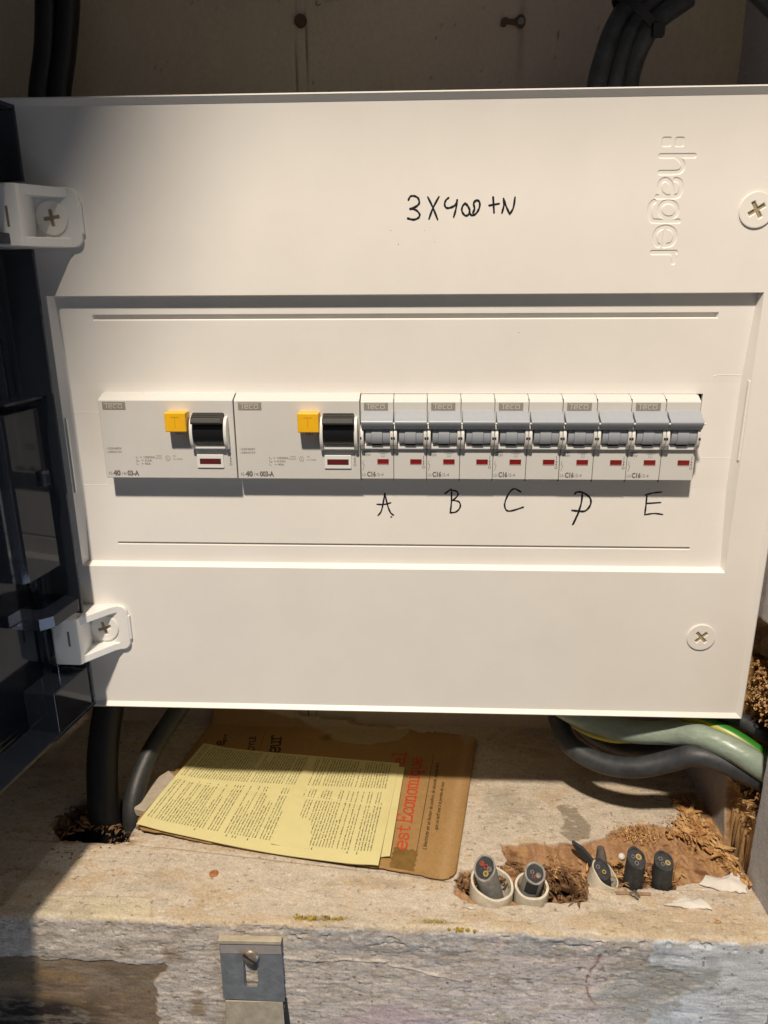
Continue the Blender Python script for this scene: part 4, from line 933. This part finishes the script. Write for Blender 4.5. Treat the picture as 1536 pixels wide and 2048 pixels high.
# ================================================================== splinters, fibre and flakes
def sliver_mesh(m, c, L_, w_, az, tilt, curl=0, roll=0):
    n=3; R1=Matrix.Rotation(az,4,'Z')@Matrix.Rotation(tilt,4,'Y')@Matrix.Rotation(roll,4,'X'); vs=[]
    for i in range(n+1):
        t=i/n; x=(t-.5)*L_; ww=w_*(1-.75*abs(2*t-1)**1.5)*.5+.06; z=curl*math.sin(t*math.pi)
        for s in (-1,1): vs.append(Vector(c)+R1@Vector((x,s*ww,z)))
        vs.append(Vector(c)+R1@Vector((x,0,z-w_*.45-.1)))
    fs=[]
    for i in range(n):
        a=3*i; fs += [(a,a+1,a+4,a+3),(a+1,a+2,a+5,a+4),(a+2,a,a+3,a+5)]
    m.add([tuple(v) for v in vs],fs)
rnd=random.Random(5)
m=MB()
for i in range(800):
    t=rnd.random(); cx=187+15*t+rnd.gauss(0,2.6); cy=26-62*t+rnd.gauss(0,3.5)
    if rnd.random()<.3: cx=185+rnd.gauss(0,5); cy=3+rnd.gauss(0,5)
    if cx>204.5 or cy<-44: continue
    sliver_mesh(m,(cx,cy,ZS+.8+abs(rnd.gauss(0,1.4))),*rnd.choice(((.9,.7),(.7,.5),(1.3,.8),(1.0,.5),(1.6,.6),(1.2,.9),(3.5,.8),(5.0,1.6),(4,.5),(8,2.4),(12,2.8))),rnd.gauss(-1.1,.6),rnd.gauss(0,.35),rnd.uniform(0,1.2),rnd.uniform(-1,1))
for i in range(240):
    sliver_mesh(m,(151+rnd.gauss(0,7),1+rnd.gauss(0,4),ZS-1+abs(rnd.gauss(0,1.2))),rnd.uniform(.7,3.0),rnd.uniform(.25,.8),rnd.gauss(1.5,.6),rnd.gauss(0,.5),rnd.uniform(0,1),rnd.uniform(-1,1))
for i in range(90):
    sliver_mesh(m,(rnd.choice((112,131,147,133,165,97))+rnd.gauss(0,4),-33+rnd.gauss(0,6),ZS-1+abs(rnd.gauss(0,1.5))),rnd.uniform(1.2,6),rnd.uniform(.3,1.2),rnd.uniform(0,3.1),rnd.gauss(0,.4),rnd.uniform(0,1),rnd.uniform(-1,1))
tag(obj('wood_splinters',m,M_chip,None,smooth=False),'pale orange splinters and shavings heaped in the corner by the right wall','wood splinters',None,'stuff')
m=MB()
for (cx,cy,rr,n_) in ((100,-44,12,150),(92,-38,9,70),(70,-36,8,90),(44,-42,6,70),(-190,-18,22,150),(-208,2,9,90),(147,-33,5,60)):
    for i in range(n_):
        a=rnd.uniform(0,2*math.pi); q_=rr*(.62+rnd.random()*.55); px,py=cx+math.cos(a)*q_,cy+math.sin(a)*q_*(.7 if rr>20 else 1)
        if cx<-180 and py>12: continue
        if (math.hypot(px-56.4,py+45)<8.5) or math.hypot(px-80,py+46)<6.5: continue
        sliver_mesh(m,(px,py,ZS-2.5+rnd.random()*3.2),*rnd.choice(((.8,.6),(1.1,.9),(1.4,.7),(2.5,1.2),(4,1.0),(5.5,1.8))),a+rnd.choice((0,math.pi/2))+rnd.gauss(0,.5),rnd.gauss(0,.3),rnd.uniform(.1,.9),rnd.uniform(-1,1))
tag(obj('wood_fibre',m,M_chipd,None,smooth=False),'dark brown torn fibres round the drilled holes in the shelf','wood fibre',None,'stuff')
m=MB()
for i in range(420):
    z=rnd.uniform(-244,-216); y=rnd.uniform(-24,8)
    sliver_mesh(m,(209+rnd.random()*7,y,z),rnd.uniform(.6,3.2),rnd.uniform(.4,1.6),rnd.uniform(0,3.1),rnd.uniform(-1,1),rnd.uniform(0,1.5),rnd.uniform(-1,1))
for i in range(90):
    z=rnd.uniform(-310,-284); y=rnd.uniform(-36,2)
    sliver_mesh(m,(207+rnd.random()*5,y,z),rnd.uniform(1.5,8),rnd.uniform(.4,1.6),math.pi/2+rnd.gauss(0,.5),rnd.gauss(.8,.4),rnd.uniform(0,1.5),rnd.uniform(-1,1))
tag(obj('wall_splinters',m,M_chip,None,smooth=False),'frayed orange wood inside the gouged right wall beside the board','wood splinters',None,'stuff')
def flake(label,poly,seed,th=.7,lift=1.2,group=None,name='paint_flake',mt=None,z=ZS,cat='paint flake'):
    n=len(poly); cx=sum(p[0] for p in poly)/n; cy=sum(p[1] for p in poly)/n; q=MB(); rg=random.Random(seed)
    P=[]
    for i in range(n):
        a,b_=poly[i],poly[(i+1)%n]
        for k in range(5):
            t=k/5; P.append((a[0]+(b_[0]-a[0])*t+rg.gauss(0,.35),a[1]+(b_[1]-a[1])*t+rg.gauss(0,.3)))
    N=len(P); vs=[]; rings=[1,.8,.5,.2]
    H=lambda x,y,s: lift*(1-s)+.5*math.sin(x*.35+seed)+.35*math.sin(y*.6+x*.2)
    for s in rings:
        for (x,y) in P: X=cx+(x-cx)*s; Y=cy+(y-cy)*s; vs.append((X-cx,Y-cy,1.0+th+H(X,Y,s)))
    vs.append((0,0,1.0+th+lift))
    fs=[(r_*N+k,r_*N+(k+1)%N,(r_+1)*N+(k+1)%N,(r_+1)*N+k) for r_ in range(3) for k in range(N)]+[(3*N+k,3*N+(k+1)%N,4*N) for k in range(N)]
    b0=len(vs)
    for (x,y) in P: vs.append((x-cx,y-cy,1.0+H(x,y,1)))
    fs+=[(b0+k,b0+(k+1)%N,(k+1)%N,k) for k in range(N)]
    q.add(vs,fs); o=obj(name,q,mt or M_flake,None,0,50); o.location=Vector((cx,cy,z))*K
    return tag(o,label,cat,group)
flake('long white paint flake lying alone near the front edge of the shelf',[(151.1,-56.3),(158,-53.5),(165.3,-49.5),(168,-51.8),(172.5,-50.9),(176.6,-58.3),(168,-57.2),(161.8,-58.2)],3,.5,.8,'white paint flakes on the shelf')
flake('broad white paint flake against the foot of the right wall',[(175.4,-41.2),(181.7,-34.5),(187,-36),(193.8,-34.1),(200,-30),(204.5,-30.4),(203.5,-38),(199.5,-46.4),(191,-45),(185.2,-44.2)],8,.6,1.6,'white paint flakes on the shelf')
flake('small silver scrap on a strip of bare wood before the tall cable ends',[(134.0,-49.2),(136.8,-47.2),(138.6,-47.6),(139.4,-50.4),(137.4,-53.4),(135.6,-51.6)],4,.5,1.2,name='metal_scrap',mt=M_oldscrew,cat='scrap')
m=MB(); m.prism([(126.5,-47.2),(146.5,-47.5),(146,-49.7),(127,-49.4)],2,ZS+.35,ZS+.75)
m.v=[(x,y,z+.25) for x,y,z in m.v]; tag(obj('bare_strip',m,mat('bare_wood',(.30,.19,.12),.8,.25,400),None,.15),'thin strip of bare brown wood in front of the tall cable ends','wood strip')
nh=MB(); nh.lathe((-103.4,-42.8,ZS+.3),(0,.1,1),[(3.0,-.3),(2.7,.5),(1.9,.9),(1.5,.5),(0,.55)],18); tag(obj('nail_head',nh,mat('orange_rust',(.36,.15,.06),.8,.3,500,.3,900),None),'orange rusty nail head on the shelf in front of the booklet','nail')
for (x,y,s,l) in ((45,-62,3,'tiny cream paint crumb before the large sleeve'),(176,-66.5,2.4,'tiny brown paint curl near the shelf edge under the long flake')):
    flake(l,[(x-s,y-.6),(x,y+1.0),(x+s,y+.2),(x+.3*s,y-1.0)],int(abs(x)),.3,.5,name='paint_crumb',mt=M_ivory if x<100 else M_chip)
m=MB()
for (cx,cy,n_) in ((-44,-71.8,26),(-30,-72,16),(26,-72.5,18),(38,-76,16)):
    for i in range(n_):
        r=rnd.uniform(.4,1.1); m.lathe((cx+rnd.gauss(0,4.0),cy+rnd.gauss(0,.8),ZS-.3+rnd.random()*.5),(rnd.gauss(0,.4),rnd.gauss(0,.4),1),[(r,-.5),(r*.9,.3),(r*.4,.7),(0,.8)],7)
tag(obj('resin_beads',m,M_resin,None),'glossy olive and amber resin lumps in the gouge along the shelf edge','resin',None,'stuff')

# metal catch on the shelf's front face
def catch():
    t=thing('slotted_metal_plate','grey painted metal plate with a long slot and slotted screw on the front edge','metal plate',(-74,YF-1.6,-342)); 
    # local: x right, y depth (negative towards viewer), z up
    outer=[(-17.2,-1.8),(16.2,-1.0),(16.4,-42),(-17.6,-41.4)]
    slot_=[(-5.2,-12),(2.4,-12),(2.6,-30.5),(1.6,-32.6),(-4.0,-32.6),(-5.2,-30.5)]
    m=MB(); y0,y1=-1.2,0
    for y in (y0,y1):
        b0=len(m.v); 
        m.v += [(x,y,z) for x,z in outer+slot_]
        o_=[b0+i for i in range(4)]; s_=[b0+4+i for i in range(6)]
        fs=[(o_[0],s_[0],s_[1],o_[1]),(o_[1],s_[1],s_[2],o_[2]),(o_[2],s_[2],s_[3],s_[4],s_[5],o_[3]),(o_[3],s_[5],s_[0],o_[0])]
        m.f += fs if y==y1 else [tuple(reversed(f)) for f in fs]
    for i in range(4): j=(i+1)%4; m.f.append((i,j,10+j,10+i))
    for i in range(6): j=(i+1)%6; m.f.append((4+j,4+i,14+i,14+j))
    obj('plate',m,M_metal,t,.25)
    m=MB(); m.prism([(-17.6,-1.8),(16.4,-1.0),(16.6,1.2),(-17.6,.6)],1,-2.2,1.5); obj('folded_lip',m,M_metalb,t,.3)
    m=MB(); m.prism([(-17.0,-2.0),(16.0,-1.2),(16.1,-8.2),(-17.1,-9)],1,-1.45,-1.1); obj('paint_coat',m,mat('mauve_paint',(.33,.30,.28),.7,.15,200,.15,500),t,.1)
    m=MB(); m.lathe((-.6,-1.3,-10.5),(0.05,-1,.12),[(4.7,-.5),(4.6,.9),(3.6,1.9),(1.5,2.3),(0,2.4)],26); s_=obj('slotted_screw',m,M_oldscrew,t,0,45)
    m=MB(); m.box(-4.4,4.4,-.35,.6,-.5,.5); R2=Matrix.Rotation(math.radians(40),4,'Y'); m.v=[tuple(R2@Vector(p)+Vector((-.6,-3.5,-10.2))) for p in m.v]; obj('screw_slot',m,M_seam,s_)
    m=MB(); m.prism([(-17.0,-43.5),(15.2,-42.5),(15.8,-85),(-19.5,-85)],1,.3,-1.0); obj('lower_plate',m,M_metalb,t,.4)
    m=MB(); m.prism([(16.0,-43),(17.2,-43),(19.5,-85),(15.9,-85)],1,1.5,-.3); obj('plate_edge',m,M_seam,t)
catch()
# ================================================================== the old booklet and the yellow sheets
BO2=(-163.5,-11.5); BA=math.atan2(-32.5,199)
booklet = thing('booklet','old brown cardboard booklet with red slab lettering lying against the back wall','booklet',(BO2[0],BO2[1],ZS),None,BA)
BW_,BH_=203.0,143.0
def bend(u,v,h):
    """booklet coordinates -> its own frame, far edge curled up the wall, left side lifted"""
    u=np.asarray(u,float); v=np.asarray(v,float); h=np.asarray(h,float)
    Yw = BO2[1]+u*math.sin(BA)+v*math.cos(BA)
    over=np.maximum(Yw-104,0)
    dv=-over*.55; z=2.6+h+over*.75+1.6*np.clip((60-u)/60,0,1)**2+.9*np.sin(u*.045+1)*np.clip(1-v/60,0,1)
    return u, v+dv, z
def b3(u,v,h):
    a,b_,c=bend(u,v,h); return (float(a),float(b_),float(c))
TORNP=[(9.1,142.2),(68.9,152.0),(88.9,144.2),(106.7,138.3),(135,141),(150,146),(152.6,137.8),(147.1,128.2),(135,121),(122.6,116.1),(107.5,115.6),(97,118),(89.2,125.1),(65.9,135.5),(15.8,137.2)]
def bk_edge(u,v):
    """round the corners and roughen the outline"""
    r=9.0; U=u.copy(); Vv=v.copy()
    for (cx,cy,sx,sy) in ((r,r,-1,-1),(BW_-r,r,1,-1),(BW_-5,BH_-5,1,1)):
        rr=r if cy<20 else 5
        m_=((U-cx)*sx>0)&((Vv-cy)*sy>0); d=np.hypot(U-cx,Vv-cy); k=np.where(m_&(d>rr),rr/np.maximum(d,1e-6),1); U=np.where(m_,cx+(U-cx)*k,U); Vv=np.where(m_,cy+(Vv-cy)*k,Vv)
    Vv = Vv - np.where(v<3, fbm(u,u*0,7,octv=3,seed=141)*.9+np.abs(fbm(u,u*0,18,octv=2,seed=142))*1.2*(u>120), 0) - np.where(v>138,(v-138)/5*np.abs(fbm(u,u*0,16,octv=4,seed=149)+.25)*9*(u<170),0)
    return U,Vv
def bk_pos(u,v):
    U,Vv=bk_edge(np.clip(u,0,BW_),np.clip(v,0,BH_)); drop=np.where((u<0)|(u>BW_)|(v<0)|(v>BH_),-1.1,0)
    h=fbm(u,v,45,octv=3,seed=143)*.5+fbm(u,v,6,octv=3,seed=144)*.06+drop
    t=sst(.5,-.5,sdist(u+fbm(u,v,6,octv=3,seed=145)*2,v+fbm(u,v,6,octv=3,seed=146)*2,TORNP)); h=h+t*.5
    a,b_,c=bend(U,Vv,h); return np.stack([a,b_,c],-1)
def bk_col(u,v):
    C=np.zeros(u.shape+(3,)); C[:]=(0.36,0.215,0.085); n=fbm(u,v,30,octv=4,seed=147); n2=fbm(u,v,4,octv=4,seed=148)
    C*=(1+.10*n+.06*n2)[...,None]
    e=np.minimum(np.minimum(u,BW_-u),np.minimum(v,BH_-v)); C=mixc(C,(0.24,0.13,0.045),.6*np.exp(-np.maximum(e,0)/3.0)*sst(-.4,.3,n2))
    C=mixc(C,(0.45,0.30,0.15),.5*np.exp(-((u-196)/3)**2))
    t=sst(.5,-.5,sdist(u+fbm(u,v,6,octv=3,seed=145)*2,v+fbm(u,v,6,octv=3,seed=146)*2,TORNP)); C=mixc(C,(0.40,0.32,0.20),t); 
    C=mixc(C,(0.12,0.07,0.03),.7*sst(1.2,.2,np.hypot((u-93)/7,(v-118)/5)+n2*.6))
    C=mixc(C,(0.42,0.33,0.2),.7*sst(1.5,-.5,sdist(u,v,[(188,BH_),(196,BH_-12),(202,BH_-6),(202,BH_+2)])))
    return C
cv=sheet('cover',np.concatenate([[-.01],np.arange(0,203.1,.8),[203.01]]),np.concatenate([[-.01],np.arange(0,143.1,.8),[143.01]]),bk_pos,bk_col,M_card,None,booklet)
m=MB(); n=60; rows=[]
us_=np.linspace(2,196,n)
vs=[]; 
for k,u_ in enumerate(us_):
    for (v_,h_) in ((1.2+.5*math.sin(k*1.7),-1.2),(1.8+.9*abs(math.sin(k*.7)),-2.6),(64,-2.6),(64,-1.2)): vs.append(b3(u_,v_,h_))
m.add(vs,[(4*k+a,4*k+(a+1)%4,4*(k+1)+(a+1)%4,4*(k+1)+a) for k in range(n-1) for a in range(4)]+[(0,1,2,3),(4*n-1,4*n-2,4*n-3,4*n-4)]); obj('inner_leaves',m,M_pageedge,booklet)
# red slab lettering and black lines, reading away from the viewer
def bmap(u0,v0,ang,hh=.12):
    ca,sa=math.cos(ang),math.sin(ang)
    return lambda a,b_,h: (lambda U,V_: b3(U,V_,float(hcov(U,V_))+hh+h))(u0+a*ca-b_*sa, v0+a*sa+b_*ca)
def hcov(U,V_):
    u=np.array([[float(U)]]); v=np.array([[float(V_)]]); return (fbm(u,v,45,octv=3,seed=143)*.5+fbm(u,v,6,octv=3,seed=144)*.06)[0,0]
# monoline slab glyphs: strokes in a unit box (x-height .62, cap 1.0)
G={'e':(.55,[[(.06,.33),(.50,.33),(.48,.50),(.38,.62),(.20,.62),(.07,.48),(.05,.30),(.10,.10),(.25,0),(.40,.02),(.50,.12)]]),
'c':(.55,[[(.48,.44),(.47,.57),(.36,.62),(.20,.61),(.08,.48),(.05,.30),(.10,.10),(.25,0),(.40,.02),(.50,.12)]]),
'o':(.56,[[(.28,.62),(.12,.55),(.05,.31),(.12,.06),(.28,0),(.44,.06),(.51,.31),(.44,.55),(.28,.62)]]),
's':(.52,[[(.42,.44),(.42,.56),(.28,.62),(.12,.56),(.10,.44),(.22,.35),(.38,.28),(.45,.16),(.38,.04),(.24,0),(.10,.06),(.07,.20)]]),
't':(.45,[[(.18,.86),(.18,.12),(.26,.01),(.38,.06)],[(.04,.60),(.38,.60)]]),
'E':(.72,[[(.14,0),(.14,1.0)],[(.03,0),(.66,0),(.66,.22)],[(.03,1.0),(.62,1.0),(.62,.80)],[(.14,.52),(.44,.52)],[(.44,.62),(.44,.42)]]),
'n':(.66,[[(.14,0),(.14,.60)],[(.03,.60),(.14,.60)],[(.14,.46),(.26,.60),(.38,.62),(.48,.52),(.50,0)],[(.03,0),(.25,0)],[(.40,0),(.61,0)]]),
'm':(.92,[[(.12,0),(.12,.60)],[(.02,.60),(.12,.60)],[(.12,.48),(.22,.61),(.34,.60),(.44,.48),(.44,0)],[(.44,.48),(.54,.61),(.66,.60),(.76,.48),(.76,0)],[(.02,0),(.22,0)],[(.36,0),(.54,0)],[(.68,0),(.88,0)]]),
'i':(.34,[[(.17,0),(.17,.60)],[(.05,.60),(.17,.60)],[(.04,0),(.30,0)],[(.17,.84),(.175,.85)]]),
'q':(.60,[[(.46,-.30),(.46,.60)],[(.46,.46),(.34,.60),(.20,.60),(.08,.48),(.05,.30),(.10,.10),(.22,.02),(.36,.05),(.46,.18)],[(.34,-.30),(.57,-.30)]]),
'u':(.64,[[(.02,.60),(.14,.60)],[(.14,.60),(.14,.12),(.24,.0),(.38,.03),(.50,.16)],[(.38,.60),(.50,.60)],[(.50,.60),(.50,0),(.60,0)]]),
'a':(.58,[[(.10,.50),(.20,.61),(.34,.61),(.44,.50),(.44,.04),(.54,0)],[(.44,.36),(.28,.36),(.12,.30),(.07,.16),(.14,.02),(.28,0),(.44,.12)]]),
'l':(.34,[[(.04,1.0),(.17,1.0)],[(.17,1.0),(.17,0)],[(.04,0),(.30,0)]]),
'r':(.52,[[(.14,0),(.14,.60)],[(.03,.60),(.14,.60)],[(.14,.42),(.26,.60),(.40,.62),(.48,.54)],[(.03,0),(.27,0)]])}
def slab(mb,word,size,wtot,th,mp):
    adv=sum(G[c][0]*1.03 if c!=' ' else .45 for c in word); sx=wtot/adv; x=0; lift=0.0
    for c in word:
        if c==' ': x+=.45*sx; continue
        w_,st=G[c]
        for s in st:
            P=[(x+a*sx,b_*size) for a,b_ in s]
            if len(P)>4: P=sm2(P,3)
            mb.ribbon(P,th,mp,lift); lift+=.004
        x+=w_*sx*1.03
m=MB(); slab(m,'est',9.2,22,1.15,bmap(171.6,16.2,math.pi/2+.055)); slab(m,'Economique',9.8,68,1.2,bmap(170.4,40.2,math.pi/2+.055)); obj('red_title',m,M_redink,booklet,smooth=False)
m=MB(); slab(m,'onal',9.4,36,1.2,bmap(156.0,77.0,math.pi/2+.05)); obj('red_title',m,M_redink,booklet,smooth=False)
m=MB(); slab(m,'eur',11,23,1.5,bmap(64.2,93.6,math.pi/2+.3)); obj('black_title',m,M_ink2,booklet,smooth=False); m=MB(); slab(m,'e',8,5,1.1,bmap(20.4,94,math.pi/2+.3)); obj('black_title',m,M_ink2,booklet,smooth=False)
PR=lambda: obj('black_printing',m,M_ink2,booklet,smooth=False)
m=MB(); put_text(m,'DYLE',7.0,0,0,bmap(45.0,92.3,math.pi/2+.3),0,.02,width=18); PR()
m=MB(); put_text(m,'ogne',4.6,0,0,bmap(21.6,93.6,math.pi/2+.3),0,.01,width=14); PR()
m=MB(); m.ribbon([(0,0),(24,0)],.35,bmap(48.4,93.5,math.pi/2+.17)); PR()
m=MB(); m.ribbon([(0,0),(100,0)],.35,bmap(178.0,13.5,math.pi/2+.038)); PR()
m=MB()
put_text(m,"L'\u00e9lectricit\u00e9 est un facteur de confort, de s\u00e9curit\u00e9, de bien-\u00eatre",3.3,0,0,bmap(183.2,19.3,math.pi/2+.045),0,.016,.25,width=86); PR(); m=MB()
put_text(m,"que ce tarif met \u00e0 la port\u00e9e de tous",3.3,0,0,bmap(187.6,37.6,math.pi/2+.04),0,.016,.25,width=47.5)
obj('black_printing',m,M_ink2,booklet,smooth=False)
# old tape and loose paper on the booklet
m=MB(); tp=lambda u,v: b3(u,v,float(hcov(u,v))+.22)
g=[(164.5,178.5)]; nu_,nv_=8,12; vs=[]
for j in range(nv_+1):
    for i in range(nu_+1):
        vs.append(tp(164.2+i/nu_*14.4+.6*math.sin(j*2.1)*(i in (0,nu_)), .8+(16.6+ .9*math.sin(i*2.3))*j/nv_))
m.add(vs,[(j*(nu_+1)+i,j*(nu_+1)+i+1,(j+1)*(nu_+1)+i+1,(j+1)*(nu_+1)+i) for j in range(nv_) for i in range(nu_)]); obj('tape',m,M_tape,booklet)
# the yellow printed sheets: two, lying on the booklet
def sheet_pos(Q,lift):
    def f(s,t):
        a,b_,c,d=[np.array(q) for q in Q]
        U=(1-s)*(1-t)*a[0]+s*(1-t)*b_[0]+s*t*c[0]+(1-s)*t*d[0]; V_=(1-s)*(1-t)*a[1]+s*(1-t)*b_[1]+s*t*c[1]+(1-s)*t*d[1]
        h=lift+1.1*np.sin(s*6+.4)*(1-t)*.5+1.1*np.sin(t*3.1)+.6+1.6*np.exp(-(s/.08)**2)+1.8*np.exp(-((s-1)/.07)**2-(t/.3)**2)-.35*np.exp(-((t-.52)/.012)**2)
        A,B_,C_=bend(U,V_,h); return np.stack([A,B_,C_],-1)
    return f
def yellow_sheet(Q,lift,label):
    t=thing('printed_sheet',label,'paper',(BO2[0],BO2[1],ZS),'yellow printed sheets on the booklet',BA); f=sheet_pos(Q,lift)
    S,T=np.meshgrid(np.linspace(0,1,60),np.linspace(0,1,36)); P=f(S,T).reshape(-1,3); m=MB(); n=60
    idx=[(j*n+i,j*n+i+1,(j+1)*n+i+1,(j+1)*n+i) for j in range(35) for i in range(59)]
    N=len(P); vs=[tuple(p) for p in P]+[(p[0],p[1],p[2]-.45) for p in P]
    edge=[i for i in range(n)]+[j*n+n-1 for j in range(1,36)]+[35*n+i for i in range(n-2,-1,-1)]+[j*n for j in range(34,0,-1)]
    fs=idx+[tuple(reversed([a+N for a in q])) for q in idx]+[(edge[(k+1)%len(edge)],edge[k],edge[k]+N,edge[(k+1)%len(edge)]+N) for k in range(len(edge))]
    m.add(vs,fs); obj('paper',m,M_page,t,0,40); return t,f
Q1=[(3.9,-.6),(158.6,-2.6),(152.2,97),(7.6,88)]
Q2=[(90,4),(163.6,6.6),(156.4,94),(88,92)]
yellow_sheet(Q2,.5,'pale yellow sheet mostly hidden, its edge showing under the printed one')
ys,fq=yellow_sheet(Q1,1.1,'upper yellow sheet covered in fine rotated columns of print')
rn=random.Random(11); V_,Fc=[],[]
def quadst(s0,s1,t0,t1):
    V_.extend([(s0,t0),(s1,t0),(s1,t1),(s0,t1)]); k=len(V_)-4; Fc.append((k,k+1,k+2,k+3))
pitch=.0128; x=.018; lw=.0056; i=0; para=0; ind=0
while x < .965:
    split=.56+.15*x
    for blk in (0,1):
        a,b_=(.085+.02*x,split-.045) if blk==0 else (split+.0,.975)
        if blk==0 and rn.random()<.30: b_=a+(b_-a)*rn.uniform(.4,.95)
        if blk==1 and rn.random()<.10: b_=a+(b_-a)*rn.uniform(.4,.9)
        if blk==0 and rn.random()<.07: continue
        t=a
        if blk==0 and rn.random()<.3:
            quadst(x,x+lw*.8,a-.03,a-.018); quadst(x,x+lw*.8,a-.014,a-.010)
        while t<b_:
            wl=rn.randint(2,9)
            for c in range(wl):
                hgt=rn.choice((.55,.6,.62,.7,1.0)); quadst(x+lw*(1-hgt),x+lw,t,t+.0062); t+=.0086
                if t>b_: break
            t+=.007
    i+=1; x+=pitch
    if rn.random()<.08: x+=pitch*.6
A=np.array(V_); P=fq(A[:,0],A[:,1]); m=MB(); m.add([(p[0],p[1],p[2]+.05) for p in P],Fc); pr=obj('printed_columns',m,M_ink,ys,smooth=False)
# wooden block under the booklet's left edge
m=MB(); m.prism([(-168,4),(-160,2),(-150,36),(-158,44),(-170,26)],2,ZS+.2,ZS+6)
tag(obj('wood_block',m,mat('cream_wood',(.42,.36,.28),.7,.15,200,.2,500),None,.8),'cream painted wood offcut wedged under the booklet beside the cables','wood block')
